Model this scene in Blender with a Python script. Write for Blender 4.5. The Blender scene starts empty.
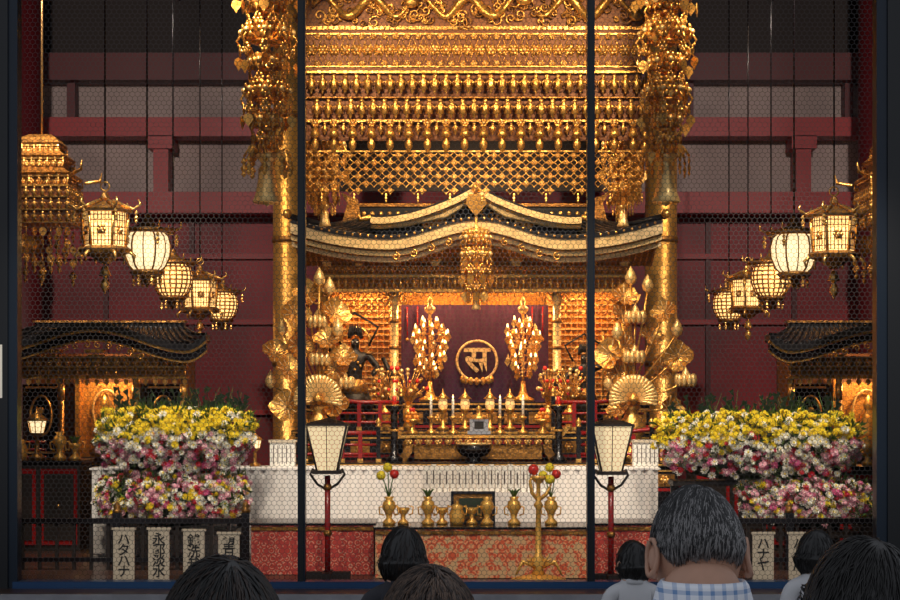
import bpy, math, random
from mathutils import Vector, Matrix, Euler
random.seed(7)
R=random.random
pi=math.pi
# ---- metric conversion: estimated real depth (m from the viewer) -> metres, 50mm-ish tele geometry
F=1800.0; CH=1.25; HY=400.0
def X(u,d): return (u-450)*d/F
def Z(v,d): return CH+(HY-v)*d/F
GROUND=-0.55
try: bpy.context.scene.view_settings.view_transform='Standard'
except Exception: pass
# =============================================================== materials
MATS={}
def nt(name):
    m=bpy.data.materials.new(name); m.use_nodes=True
    t=m.node_tree; b=t.nodes['Principled BSDF']; MATS[name]=m
    return m,t,b
def mat(name,col,rough=.5,metal=0,es=0,ecol=None,bump=0,bs=40,var=0,vs=8,col2=None):
    m,t,b=nt(name)
    b.inputs['Base Color'].default_value=(*col,1); b.inputs['Roughness'].default_value=rough
    b.inputs['Metallic'].default_value=metal
    if es:
        b.inputs['Emission Color'].default_value=(*(ecol or col),1); b.inputs['Emission Strength'].default_value=es
    tc=t.nodes.new('ShaderNodeTexCoord')
    if bump:
        n=t.nodes.new('ShaderNodeTexNoise'); n.inputs['Scale'].default_value=bs
        t.links.new(tc.outputs['Object'],n.inputs['Vector'])
        bp=t.nodes.new('ShaderNodeBump'); bp.inputs['Strength'].default_value=bump; bp.inputs['Distance'].default_value=.02
        t.links.new(n.outputs['Fac'],bp.inputs['Height']); t.links.new(bp.outputs['Normal'],b.inputs['Normal'])
    if var or col2:
        n=t.nodes.new('ShaderNodeTexNoise'); n.inputs['Scale'].default_value=vs; n.inputs['Detail'].default_value=4
        t.links.new(tc.outputs['Object'],n.inputs['Vector'])
        r=t.nodes.new('ShaderNodeValToRGB'); t.links.new(n.outputs['Fac'],r.inputs['Fac'])
        c2=col2 or tuple(c*(1-var) for c in col)
        r.color_ramp.elements[0].position=.35; r.color_ramp.elements[0].color=(*c2,1)
        r.color_ramp.elements[1].position=.65; r.color_ramp.elements[1].color=(*col,1)
        t.links.new(r.outputs['Color'],b.inputs['Base Color'])
    return m
mat('gold',(1.0,.54,.13),.32,.8,bump=.3,bs=45,var=.35,vs=14)
mat('gold_pale',(1.0,.68,.27),.35,.5,bump=.15,bs=30)
mat('gold_cream',(1.0,.74,.36),.4,.25,bump=.2,bs=60,var=.3,vs=25)
mat('gold_dark',(.5,.23,.05),.4,.75,bump=.4,bs=50,var=.6,vs=20)
mat('gold_panel',(.72,.33,.06),.45,.6,bump=.5,bs=60,var=.5,vs=30)
mat('brown_panel',(.16,.055,.015),.5,.3,bump=.4,bs=30)
mat('bronze',(.3,.17,.06),.4,.8,bump=.2)
mat('lacquer',(.008,.006,.007),.22)
mat('red_lacquer',(.28,.012,.012),.25)
mat('maroon',(.30,.006,.014),.55,var=.5,vs=1.1)
mat('maroon_dark',(.09,.004,.007),.55)
mat('beam_red',(.34,.010,.014),.5)
mat('dark_wood',(.022,.012,.008),.5,var=.4,vs=6)
mat('plaster',(.48,.38,.36),.85,var=.3,vs=1.0)
mat('tile',(.012,.012,.014),.3)
mat('white_cloth',(.80,.74,.68),.8,bump=.1,bs=10)
mat('paper',(.82,.78,.7),.8)
mat('ink',(.01,.01,.01),.6)
mat('purple',(.06,.010,.055),.75,bump=.2,bs=60,var=.3,vs=30)
mat('glow',(1,.75,.35),.6,es=1.7,ecol=(1,.64,.22))
mat('glow_white',(1,.88,.6),.6,es=1.2,ecol=(1,.78,.42))
mat('glow_shade',(.9,.75,.5),.6,es=.5,ecol=(1,.72,.38))
mat('glow_dim',(1,.7,.3),.6,es=.5,ecol=(1,.58,.2))
mat('flame',(1,.7,.3),.6,es=7,ecol=(1,.62,.24))
mat('frame_blue',(.004,.012,.026),.28,.2)
mat('frame_black',(.003,.004,.006),.3)
mat('frame_rail',(.01,.05,.14),.3,.2)
mat('wire',(.06,.055,.055),.45,.5)
mat('stone',(.3,.3,.32),.8,bump=.3,bs=25,var=.2)
mat('floor_wood',(.06,.025,.015),.3,var=.4,vs=4)
mat('ground',(.22,.21,.2),.9,bump=.3,bs=20,var=.3)
mat('silver',(.6,.6,.62),.3,.8)
mat('candle',(.85,.8,.7),.5)
mat('skin',(.56,.31,.21),.55,var=.12,vs=20)
mat('lips',(.4,.13,.1),.5)
mat('eye',(.03,.02,.02),.2)
mat('hair_grey',(.03,.03,.032),.5)
mat('hair_grey2',(.30,.29,.29),.5)
mat('hair_black',(.008,.007,.007),.38)
mat('hair_brown',(.03,.017,.012),.4)
mat('hair_brown2',(.13,.08,.055),.4)
mat('cloth_dark',(.02,.02,.028),.8)
mat('cloth_white',(.6,.6,.62),.8)
mat('cloth_brown',(.09,.06,.05),.8)
mat('shoe',(.015,.012,.01),.4)
mat('f_yellow',(.92,.7,.03),.6); mat('f_white',(.95,.9,.8),.6); mat('f_pink',(.88,.45,.52),.6)
mat('f_red',(.62,.02,.03),.6); mat('f_mag',(.7,.12,.28),.6); mat('leaf',(.09,.19,.03),.5,var=.4,vs=20)
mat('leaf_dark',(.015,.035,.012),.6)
mat('red_ball',(.7,.03,.02),.3); mat('orange',(.8,.3,.03),.4)
mat('board',(.66,.55,.4),.6,var=.15,vs=10)
mat('ceiling_m',(.015,.007,.006),.7)
mat('bronze_black',(.02,.014,.01),.45,.5)
mat('gold_vessel',(.95,.5,.10),.35,.45)
def brocade(name,c1,c2,c3,sc):
    m,t,b=nt(name); L=t.links
    tc=t.nodes.new('ShaderNodeTexCoord'); v=t.nodes.new('ShaderNodeTexVoronoi'); v.inputs['Scale'].default_value=sc
    v.inputs['Randomness'].default_value=.25
    L.new(tc.outputs['Object'],v.inputs['Vector'])
    mm=t.nodes.new('ShaderNodeMath'); mm.operation='MULTIPLY'; mm.inputs[1].default_value=22
    L.new(v.outputs['Distance'],mm.inputs[0])
    s=t.nodes.new('ShaderNodeMath'); s.operation='SINE'; L.new(mm.outputs[0],s.inputs[0])
    r=t.nodes.new('ShaderNodeValToRGB'); L.new(s.outputs[0],r.inputs['Fac'])
    r.color_ramp.elements[0].color=(*c1,1); r.color_ramp.elements[0].position=.1
    r.color_ramp.elements[1].color=(*c2,1); r.color_ramp.elements[1].position=.7
    n=t.nodes.new('ShaderNodeTexNoise'); n.inputs['Scale'].default_value=sc*1.3; L.new(tc.outputs['Object'],n.inputs['Vector'])
    r2=t.nodes.new('ShaderNodeValToRGB'); L.new(n.outputs['Fac'],r2.inputs['Fac'])
    r2.color_ramp.elements[0].position=.52; r2.color_ramp.elements[1].position=.56
    mx=t.nodes.new('ShaderNodeMixRGB'); L.new(r2.outputs['Color'],mx.inputs['Fac']); L.new(r.outputs['Color'],mx.inputs['Color1'])
    mx.inputs['Color2'].default_value=(*c3,1)
    L.new(mx.outputs['Color'],b.inputs['Base Color']); b.inputs['Roughness'].default_value=.7
brocade('brocade_orange',(.7,.11,.04),(.85,.36,.16),(.7,.42,.2),14)
brocade('brocade_red',(.55,.05,.03),(.7,.3,.2),(.5,.05,.04),18)
def plaid(name):
    m,t,b=nt(name); L=t.links
    tc=t.nodes.new('ShaderNodeTexCoord'); sx=t.nodes.new('ShaderNodeSeparateXYZ'); L.new(tc.outputs['Object'],sx.inputs[0])
    def st(o,off):
        a=t.nodes.new('ShaderNodeMath'); a.operation='MULTIPLY_ADD'; a.inputs[1].default_value=330; a.inputs[2].default_value=off; L.new(sx.outputs[o],a.inputs[0])
        s=t.nodes.new('ShaderNodeMath'); s.operation='SINE'; L.new(a.outputs[0],s.inputs[0])
        g=t.nodes.new('ShaderNodeMath'); g.operation='GREATER_THAN'; g.inputs[1].default_value=.45; L.new(s.outputs[0],g.inputs[0]); return g
    a=st('X',0); c=st('Z',1)
    ad=t.nodes.new('ShaderNodeMath'); ad.operation='ADD'; L.new(a.outputs[0],ad.inputs[0]); L.new(c.outputs[0],ad.inputs[1])
    dv=t.nodes.new('ShaderNodeMath'); dv.operation='MULTIPLY'; dv.inputs[1].default_value=.5; L.new(ad.outputs[0],dv.inputs[0])
    r=t.nodes.new('ShaderNodeValToRGB'); L.new(dv.outputs[0],r.inputs['Fac'])
    r.color_ramp.elements[0].color=(.85,.88,.95,1); r.color_ramp.elements[1].color=(.18,.32,.58,1)
    L.new(r.outputs['Color'],b.inputs['Base Color']); b.inputs['Roughness'].default_value=.8
plaid('plaid')
# =============================================================== mesh builder
class MB:
    def __init__(s): s.v=[];s.f=[];s.fm=[];s.fs=[];s.M=Matrix.Identity(4)
    def add(s,vs,fs,m,smooth=False):
        b=len(s.v); M=s.M
        for p in vs: s.v.append((M@Vector(p))[:])
        for f in fs: s.f.append(tuple(b+i for i in f)); s.fm.append(m); s.fs.append(smooth)
    def inst(s,o,M):
        b=len(s.v); M=s.M@M
        s.v.extend((M@Vector(p))[:] for p in o.v)
        s.f.extend(tuple(b+i for i in f) for f in o.f); s.fm+=o.fm; s.fs+=o.fs
    def box(s,c,sz,m,rz=0):
        x,y,z=(a/2 for a in sz); ca,sa=math.cos(rz),math.sin(rz); V=[]
        for dz in(-z,z):
            for dx,dy in((-x,-y),(x,-y),(x,y),(-x,y)):
                V.append((c[0]+dx*ca-dy*sa,c[1]+dx*sa+dy*ca,c[2]+dz))
        s.add(V,[(3,2,1,0),(4,5,6,7),(0,1,5,4),(1,2,6,5),(2,3,7,6),(3,0,4,7)],m)
    def bb(s,x0,x1,y0,y1,z0,z1,m): s.box(((x0+x1)/2,(y0+y1)/2,(z0+z1)/2),(x1-x0,y1-y0,z1-z0),m)
    def lathe(s,prof,c,m,n=12,smooth=True,sx=1,sy=1,ph=0):
        V=[];Fc=[]
        for r,z in prof:
            for i in range(n):
                a=2*pi*i/n+ph; V.append((c[0]+r*sx*math.cos(a),c[1]+r*sy*math.sin(a),c[2]+z))
        for j in range(len(prof)-1):
            for i in range(n):
                k=(i+1)%n; Fc.append((j*n+i,j*n+k,(j+1)*n+k,(j+1)*n+i))
        if prof[0][0]>1e-4: Fc.append(tuple(range(n))[::-1])
        if prof[-1][0]>1e-4: Fc.append(tuple((len(prof)-1)*n+i for i in range(n)))
        s.add(V,Fc,m,smooth)
    def tube(s,pts,r,m,n=6,closed=False,smooth=True):
        pts=[Vector(p) for p in pts]; N=len(pts); V=[];Fc=[]
        for i,p in enumerate(pts):
            a=pts[(i-1)%N] if (closed or i>0) else p; b=pts[(i+1)%N] if (closed or i<N-1) else p
            t=(b-a); t=t.normalized() if t.length>1e-9 else Vector((0,0,1))
            ref=Vector((0,1,0)) if abs(t.y)<.9 else Vector((1,0,0))
            u=t.cross(ref).normalized(); w=t.cross(u); rr=r[i] if isinstance(r,(list,tuple)) else r
            for k in range(n):
                an=2*pi*k/n; V.append(p+u*rr*math.cos(an)+w*rr*math.sin(an))
        for i in range(N if closed else N-1):
            j=(i+1)%N
            for k in range(n):
                l=(k+1)%n; Fc.append((i*n+k,i*n+l,j*n+l,j*n+k))
        if not closed: Fc.append(tuple(range(n))[::-1]); Fc.append(tuple((N-1)*n+k for k in range(n)))
        s.add(V,Fc,m,smooth)
    def ball(s,c,r,m,n=8,sc=(1,1,1)):
        q=max(3,n//2+1); prof=[(r*math.sin(pi*j/q),-r*math.cos(pi*j/q)*sc[2]) for j in range(q+1)]
        prof[0]=(0,prof[0][1]); prof[-1]=(0,prof[-1][1])
        s.lathe(prof,c,m,n,True,sc[0],sc[1])
    def prism(s,poly,y0,y1,m):
        n=len(poly); V=[(x,y0,z) for x,z in poly]+[(x,y1,z) for x,z in poly]
        s.add(V,[tuple(range(n)),tuple(range(n,2*n))[::-1]]+[(i,i+n,(i+1)%n+n,(i+1)%n) for i in range(n)],m)
    def ribbon(s,cur,lo,hi,y0,y1,m):
        V=[];Fc=[];n=len(cur)
        for x,z in cur: V+= [(x,y0,z+lo),(x,y0,z+hi),(x,y1,z+hi),(x,y1,z+lo)]
        for i in range(n-1):
            a=i*4;b=a+4
            for k in range(4): l=(k+1)%4; Fc.append((a+k,b+k,b+l,a+l))
        Fc+=[(0,1,2,3),(n*4-1,n*4-2,n*4-3,n*4-4)]
        s.add(V,Fc,m)
    def grid(s,fn,nu,nv,m,smooth=True):
        V=[fn(i/nu,j/nv) for j in range(nv+1) for i in range(nu+1)]
        s.add(V,[(j*(nu+1)+i,j*(nu+1)+i+1,(j+1)*(nu+1)+i+1,(j+1)*(nu+1)+i) for j in range(nv) for i in range(nu)],m,smooth)
    def obj(s,name,loc=(0,0,0),rot=(0,0,0),parent=None,scale=1):
        me=bpy.data.meshes.new(name); me.from_pydata(s.v,[],s.f)
        ms=[]; 
        for q in s.fm:
            if q not in ms: ms.append(q)
        for q in ms: me.materials.append(MATS[q])
        ix={q:i for i,q in enumerate(ms)}
        me.polygons.foreach_set('material_index',[ix[q] for q in s.fm]); me.polygons.foreach_set('use_smooth',s.fs)
        me.update()
        o=bpy.data.objects.new(name,me); bpy.context.scene.collection.objects.link(o)
        o.location=loc; o.rotation_euler=rot; o.scale=(scale,)*3
        if parent: o.parent=parent
        return o
def T(x,y,z): return Matrix.Translation((x,y,z))
def RX(a): return Matrix.Rotation(a,4,'X')
def RY(a): return Matrix.Rotation(a,4,'Y')
def RZ(a): return Matrix.Rotation(a,4,'Z')
def SC(a): return Matrix.Scale(a,4)
def dup(o,name,loc,rz=0,scale=1):
    q=o.copy(); q.name=name; q.location=loc; q.rotation_euler=(0,0,rz); q.scale=(scale,)*3
    bpy.context.scene.collection.objects.link(q); return q
# skin helper
def skin_data(J,E,sub=2):
    keys=list(J); me=bpy.data.meshes.new('t'); me.from_pydata([J[k][0] for k in keys],[(keys.index(a),keys.index(b)) for a,b in E],[])
    o=bpy.data.objects.new('t',me); bpy.context.scene.collection.objects.link(o)
    sk=o.modifiers.new('s','SKIN'); sk.use_smooth_shade=True
    ss=o.modifiers.new('u','SUBSURF'); ss.levels=sub; ss.render_levels=sub
    for i,k in enumerate(keys):
        r=J[k][1]; me.skin_vertices[0].data[i].radius=r if isinstance(r,tuple) else (r,r)
        me.skin_vertices[0].data[i].use_root=(i==0)
    dg=bpy.context.evaluated_depsgraph_get(); dg.update()
    e=bpy.data.meshes.new_from_object(o.evaluated_get(dg))
    V=[v.co[:] for v in e.vertices]; Fc=[tuple(p.vertices) for p in e.polygons]
    bpy.data.objects.remove(o); bpy.data.meshes.remove(me); bpy.data.meshes.remove(e)
    return V,Fc
# =============================================================== room
m=MB(); m.bb(-6.5,6.5,11.6,22.3,-.55,0,'floor_wood'); m.bb(-6.5,6.5,11.55,11.62,-.12,.0,'stone'); m.obj('floor')
m=MB(); m.bb(-12,12,-6,11.0,-.7,GROUND,'ground'); m.obj('ground_paving')
m=MB(); m.bb(-5,5,10.7,11.13,GROUND,-.37,'stone'); m.bb(-5,5,11.13,11.55,GROUND,-.19,'stone'); m.obj('stone_steps')
m=MB()
m.bb(-6,6,22,22.2,0,3.55,'maroon'); m.bb(-6,6,22,22.2,3.55,5.16,'plaster'); m.bb(-6,6,22,22.2,5.16,7,'ceiling_m')
for i in range(-5,6):
    m.bb(i*1.05-.03,i*1.05+.03,21.95,22,0,3.55,'maroon_dark')
for z in(1.1,2.2,3.0): m.bb(-6,6,21.93,22,z-.03,z+.03,'beam_red')
m.obj('wall_back')
for s_,nm in((-1,'wall_left'),(1,'wall_right')):
    m=MB(); m.bb(*(sorted((s_*6,s_*6.2))),12.1,22.2,0,7,'maroon_dark'); m.bb(*(sorted((s_*5.95,s_*6))),12.1,22,3.6,3.85,'beam_red'); m.obj(nm)
m=MB(); m.bb(-6.2,6.2,12.1,22.2,7,7.15,'ceiling_m')
for y in(14,16.5,19,21): m.bb(-6,6,y-.15,y+.15,6.6,7,'dark_wood')
m.obj('ceiling')
m=MB(); m.bb(-6.2,-3.2,11.9,12.1,0,7,'dark_wood'); m.bb(3.2,6.2,11.9,12.1,0,7,'dark_wood'); m.bb(-3.2,3.2,11.9,12.1,4.45,7,'dark_wood'); m.obj('wall_front')
for i,(v0,v1,mt) in enumerate([(119,138,'beam_red'),(193,214,'beam_red'),(55,82,'maroon_dark')]):
    m=MB(); d=21.7; m.bb(-6,6,21.55,21.95,Z(v1,d),Z(v0,d),mt); m.obj('trim_%d'%(i+1))
m=MB()
for u in(162,802): 
    x=X(u,21.7); m.bb(x-.09,x+.09,21.6,21.95,Z(194,21.7),Z(137,21.7),'beam_red'); m.bb(x-.15,x+.15,21.55,21.95,Z(150,21.7),Z(137,21.7),'beam_red')
for u in(70,250,690,850):
    x=X(u,21.7); m.bb(x-.05,x+.05,21.75,21.95,Z(120,21.7),Z(82,21.7),'maroon_dark')
m.obj('trim_4')
col=MB(); col.lathe([(.22,0),(.24,.05),(.2,.12),(.2,6.6)],(0,0,0),'maroon_dark',24); col.lathe([(.215,2.9),(.215,3.1)],(0,0,0),'gold_dark',24)
col.obj('wooden_column',(-4.85,20.5,0))
dup(bpy.data.objects['wooden_column'],'wooden_column.001',(4.85,20.5,0))
# =============================================================== screen frame + mesh
m=MB()
m.bb(-3.2,-2.93,11.92,12.08,0,4.45,'frame_black'); m.bb(-2.93,-2.87,11.94,12.06,0,4.45,'frame_blue')
m.bb(2.9,3.2,11.92,12.08,0,4.45,'frame_black'); m.bb(2.83,2.9,11.94,12.06,0,4.45,'frame_blue')
for u in(302,590.5): x=X(u,12); m.bb(x-.025,x+.025,11.95,12.05,.04,4.4,'frame_blue'); m.bb(x-.012,x+.012,11.94,11.955,.04,4.4,'frame_black')
m.bb(-2.9,2.9,11.93,12.07,-0.0,.045,'frame_rail'); m.bb(-2.9,2.9,11.95,12.05,4.38,4.45,'frame_blue')
m.bb(-2.99,-2.965,11.915,11.92,Z(398,12),Z(345,12),'paper')
m.obj('screen_frame')
# hexagonal wire netting: real thin wires
m=MB(); x0,x1,z0,z1=-2.87,2.83,.05,4.38; w=.00125; hw_=.0175; hs_=.0105; hv=.0185
V=[];Fc=[]
def seg(xa,za,xb,zb):
    dx,dz=xb-xa,zb-za; l=math.hypot(dx,dz); nx_,nz_=-dz/l*w,dx/l*w; b=len(V)
    V.extend([(xa+nx_,12,za+nz_),(xb+nx_,12,zb+nz_),(xb-nx_,12,zb-nz_),(xa-nx_,12,za-nz_)]); Fc.append((b,b+1,b+2,b+3))
z=z0; row=0
while z<z1-.03:
    n=int((x1-x0)/hw_)
    for i in range(n):
        up=(i+row)%2
        seg(x0+i*hw_,z+(hs_ if up else 0),x0+(i+1)*hw_,z+(0 if up else hs_))
        if up: seg(x0+i*hw_,z+hs_,x0+i*hw_,z+hs_+hv)
    z+=hs_+hv; row+=1
m.add(V,Fc,'wire'); m.obj('wire_mesh_screen')
# =============================================================== charms
chA=MB(); chA.lathe([(0,0),(.010,-.01),(.022,-.035),(.008,-.055),(.026,-.085),(.012,-.11),(.02,-.125),(0,-.15)],(0,0,0),'gold',6,False,1,.5)
chB=MB(); chB.tube([(0,0,0),(0,0,-.05)],.005,'gold',4); chB.lathe([(0,-.03),(.022,-.04),(.03,-.07),(.042,-.10),(.02,-.105),(.012,-.12),(.03,-.15),(.028,-.18),(0,-.225)],(0,0,0),'gold',8,True)
ringm=MB(); q=.034; ringm.tube([(q,0,0),(0,0,q),(-q,0,0),(0,0,-q)],.0062,'gold',4,True); 
for a in range(4): ringm.ball((q*math.cos(a*pi/2),0,q*math.sin(a*pi/2)),.0105,'gold',5)
flo=MB()
for a in range(6):
    t=a*pi/3; flo.ball((.02*math.cos(t),0,.02*math.sin(t)),.013,'gold',5,(1,.5,1))
flo.ball((0,-.008,0),.012,'gold_pale',6)
plate=MB(); plate.prism([(0,0),(.03,-.02),(.035,-.05),(.015,-.075),(0,-.1),(-.015,-.075),(-.035,-.05),(-.03,-.02)],-.003,.003,'gold')
fig=MB(); fig.lathe([(0,0),(.018,-.012),(.018,-.03),(.008,-.038),(.03,-.05),(.022,-.08),(.032,-.115),(.012,-.12),(.012,-.135),(0,-.155)],(0,0,0),'gold',6,True,1,.5)
for s_ in(-1,1): fig.tube([(s_*.015,0,-.05),(s_*.036,0,-.065),(s_*.03,0,-.09)],[.006,.006,.003],'gold',4)
def spiral(mb,cx,y,cz,r,sg,rad=.012,turn=1.6,ph=0,mt='gold'):
    pts=[]
    for i in range(15):
        t=i/14; a=ph+sg*turn*2*pi*t; rr=r*(1-.85*t); pts.append((cx+rr*math.cos(a),y-.01*t,cz+rr*math.sin(a)))
    mb.tube(pts,[rad*(1-.4*i/14) for i in range(15)],mt,5)
def valance(L,carve=True):
    m=MB(); zt=4.78
    zA,zB,zC,zD,zE=Z(28,15),Z(72,15),Z(121,15),Z(152,15),Z(194,15)
    m.bb(0,L,0,.05,zA,zt,'brown_panel'); m.bb(0,L,.005,.05,zB,zA,'brown_panel'); m.bb(0,L,.03,.05,zC-.16,zB,'brown_panel')
    for z,h,mt in((zA,.026,'gold'),(zB,.02,'gold'),(zA-.05,.01,'gold'),(zB+.045,.01,'gold'),(zC+.195,.01,'gold_dark'),(zC-.0,.018,'gold')):
        m.bb(0,L,-.012,.02,z-h/2,z+h/2,mt)
    if carve:
        for k in range(3):
            pts=[];rs=[]
            for i in range(40):
                t=i/39; x=L*(k+.06+.88*t)/3; pts.append((x,-.03-.02*math.sin(t*21),zA+.17+.08*math.sin(t*13+k*2))); rs.append(.012+.026*math.sin(pi*t))
            m.tube(pts,rs,'gold',8); hx=pts[-1]; m.ball((hx[0],-.06,hx[2]),.05,'gold',8,(1.3,.8,1)); 
            for s_ in(-1,1): m.tube([(hx[0],-.06,hx[2]),(hx[0]-.06,-.06,hx[2]+s_*.06),(hx[0]-.12,-.05,hx[2]+s_*.05)],[.012,.008,.002],'gold',5)
        for i in range(230):
            spiral(m,R()*L,-.02,zA+.04+R()*.45,.025+R()*.035,random.choice((-1,1)),.009,1.3,R()*6,random.choice(('gold','gold_dark')))
    n=int(L/.092)
    for i in range(n):
        x=(i+.5)*L/n; h=(zA-zB)/2-.07; zc=(zA+zB)/2
        m.tube([(x-.046,-.0,zc),(x,-.0,zc+h),(x+.046,0,zc),(x,0,zc-h)],.006,'gold',4,True); m.inst(flo,T(x,-.01,zc)@SC(1.5)); m.inst(flo,T(x+.046,-.01,zc+h)@SC(.9)); m.inst(flo,T(x+.046,-.01,zc-h)@SC(.9))
        for dx in(0,.046): m.ball((x+dx,-.02,zA),.011,'gold_pale',6)
        m.ball((x,-.02,zC),.013,'gold_pale',6)
        for k,zz in enumerate((zB-.018,zC+.185)):
            m.inst(fig,T(x+(.0 if k==0 else .046),-.03,zz)@SC(1.12))
    n=int(L/.15)
    for i in range(n):
        xx=(i+.5)*L/n
        m.inst(chB,T(xx,-.03,zC-.02)@SC(1.12)); m.inst(flo,T(xx,-.02,zC-.02)@SC(1.2)); m.inst(fig,T((i+1)*L/n,.0,zC-.01)@SC(.7))
    nx=int(L/.066); st=L/nx; nz=6; sz=(zD-zE)/nz
    m.bb(0,L,-.010,.010,zD,zD+.012,'gold')
    for i in range(nx):
        for j in range(nz):
            lim=nz-(0 if i%4 in(1,2) else 1)
            if j<lim:
                m.inst(ringm,T((i+.5)*st,0,zD-(j+.5)*sz)@SC(.85))
                if (i+j)%2: m.inst(flo,T((i+.5)*st,-.004,zD-(j+.5)*sz)@SC(.7))
        if i%4==1: m.inst(chA,T((i+1)*st,0,zE+.01)@SC(.55))
    return m
Lw=2.8; vx0=X(306,15)
can=MB(); vf=valance(Lw); vs=valance(2.3,True)
can.inst(vf,T(vx0,15,0))
can.inst(vs,T(vx0,17.35,0)@RZ(-pi/2)); can.inst(vs,T(vx0+Lw,15.05,0)@RZ(pi/2))
can.bb(vx0,vx0+Lw,15.0,17.4,4.76,4.82,'brown_panel'); can.bb(vx0,vx0+Lw,17.65,17.7,3.3,4.82,'ceiling_m')  # rear sheet added dark, standing in for the darkness behind the lattice
for x in(vx0+.2,vx0+Lw-.2):
    for y in(15.3,17.1): can.tube([(x,y,4.8),(x,y,6.6)],.015,'bronze',6)
can.obj('altar_canopy')
# =============================================================== hanging ornament
def yoraku(H,radii,bell=.26,rod=1.5,seed=1,nn=8):
    rnd=random.Random(seed); m=MB(); m.tube([(0,0,rod),(0,0,-H)],.012,'gold',6); tiers=len(radii)
    for t,r in enumerate(radii):
        z=-t*H/tiers; hgt=H/tiers
        m.lathe([(0,.09),(.03,.08),(.045,.03),(r*.45,.0),(r*.6,-.02),(r*.4,-.035),(0,-.03)],(0,0,z),'gold',12)
        m.ball((0,0,z-hgt*.5),.035,'gold',10,(1,1,1.3))
        for i in range(nn):
            a=2*pi*i/nn+t*.4; ca,sa=math.cos(a),math.sin(a)
            m.tube([(.2*r*ca,.2*r*sa,z),(.6*r*ca,.6*r*sa,z+.07),(r*.95*ca,r*.95*sa,z+.03),(r*1.08*ca,r*1.08*sa,z-.01),(r*ca,r*sa,z-.03)],[.013,.011,.011,.009,.006],'gold',5)
            L=hgt*(.35+.35*rnd.random()); k=max(2,int(L/.045))
            for j in range(k):
                zz=z-.04-j*.045; ox=r*(1-.1*j/k)
                if j%2==1: m.inst(flo,T(ox*ca,ox*sa,zz)@RZ(a-pi/2)@SC(1.5))
                else: m.ball((ox*ca,ox*sa,zz),.013,'gold',6)
            m.inst(plate,T(r*ca,r*sa,z-.04-k*.045)@RZ(rnd.random()*3)@SC(1.1))
            if i%2: m.inst(chB,T(r*.6*ca,r*.6*sa,z-.03)@SC(.7))
            m.inst(flo,T(r*.85*ca,r*.85*sa,z+.06)@RZ(a+pi/2)@SC(2.1))
    if bell:
        s_=bell/.3; old=m.M; m.M=T(0,0,-H)@SC(s_)
        m.lathe([(0,.06),(.05,.03),(.09,0),(.05,-.02),(.035,-.05),(.055,-.08),(.06,-.16),(.075,-.24),(.095,-.29),(.08,-.3),(.02,-.29),(.02,-.31),(0,-.32)],(0,0,0),'gold_pale',14)
        for i in range(8):
            a=2*pi*i/8; m.tube([(.05*math.cos(a),.05*math.sin(a),.02),(.12*math.cos(a),.12*math.sin(a),.05),(.15*math.cos(a),.15*math.sin(a),0)],.01,'gold',5); m.inst(chA,T(.15*math.cos(a),.15*math.sin(a),.0)@SC(.9))
        m.M=old
    return m
y=yoraku(1.36,[.24,.16,.22,.14,.19,.12],.36,rod=2.3)
yo=y.obj('hanging_gold_ornament',(X(267,14),14,4.5))
dup(yo,'hanging_gold_ornament.001',(X(666,14),14,4.5),1.3)
yo2=yoraku(.75,[.16,.2,.13],.18,rod=.1,seed=3).obj('canopy_corner_pendant',(X(325,16.6)+.02,16.3,3.75))
dup(yo2,'canopy_corner_pendant.001',(X(622,16.6)-.02,16.3,3.75),.7)
yoraku(.45,[.13,.14,.1],.14,rod=.25,seed=5).obj('shrine_chandelier',(X(476,16.35),16.3,2.66))
# =============================================================== main shrine
CX=X(476,16.8)
def eave(x):
    a=abs(x)
    return 2.70+.17*(.5+.5*math.cos(pi*a/.8)) if a<.8 else 2.70+.15*((a-.8)/.9)**2
S=MB(); S.M=T(CX,0,0)
N=60; cur=[(-1.7+3.4*i/N,eave(-1.7+3.4*i/N)) for i in range(N+1)]
S.ribbon(cur,.02,.05,16.42,16.7,'tile'); S.ribbon(cur,-.075,.02,16.43,16.56,'gold_cream'); S.ribbon(cur,-.09,-.075,16.46,16.6,'gold_dark'); S.ribbon(cur,-.13,-.09,16.5,16.6,'gold_pale'); S.ribbon(cur,-.18,-.14,16.58,16.66,'gold_cream')
def rz(u,v):
    x=-1.7+3.4*u; xr=x*(1-.3*v); z=eave(x)*(1-v)+v*3.02-.08*math.sin(pi*v)+.04*(1-v); return (xr,16.45+1.1*v,z)
S.grid(rz,60,6,'tile')
for i in range(49):
    u=i/48; S.tube([tuple(a+b for a,b in zip(rz(u,j/5),(0,0,.012))) for j in range(6)],.017,'tile',6); p=rz(u,0); S.ball((p[0],16.42,p[2]+.0),.013,'gold',6,(1,.5,1))
S.bb(-1.12,1.12,17.5,17.62,2.98,3.14,'tile'); S.bb(-1.14,1.14,17.48,17.64,3.13,3.16,'gold_dark')
for i in range(27): S.ball((-1.08+2.16*i/26,17.49,3.06),.025,'gold',6,(1,.4,1))
for s_ in(-1,1):
    S.prism([(s_*1.1,2.98),(s_*1.28,3.0),(s_*1.24,3.16),(s_*1.3,3.26),(s_*1.14,3.2)],17.46,17.66,'gold_dark')
    S.tube([(s_*1.1,17.5,3.0),(s_*1.4,17.1,2.9),(s_*1.72,16.45,2.93)],[.035,.03,.03],'tile',6); S.ball((s_*1.73,16.43,2.95),.045,'gold',8)
def gab(x): a=abs(x)/.98; return 3.25-.40*(a**.75)+.10*a**4
gc=[(-.98+1.96*i/40,gab(-.98+1.96*i/40)) for i in range(41)]
S.ribbon(gc,.0,.025,16.75,17.4,'tile'); S.ribbon(gc,-.06,0,16.70,16.84,'gold_cream'); S.ribbon(gc,-.10,-.065,16.76,16.86,'gold')
S.prism([(x,z-.08) for x,z in gc]+[(.9,2.8),(-.9,2.8)],16.9,16.94,'lacquer')
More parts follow.
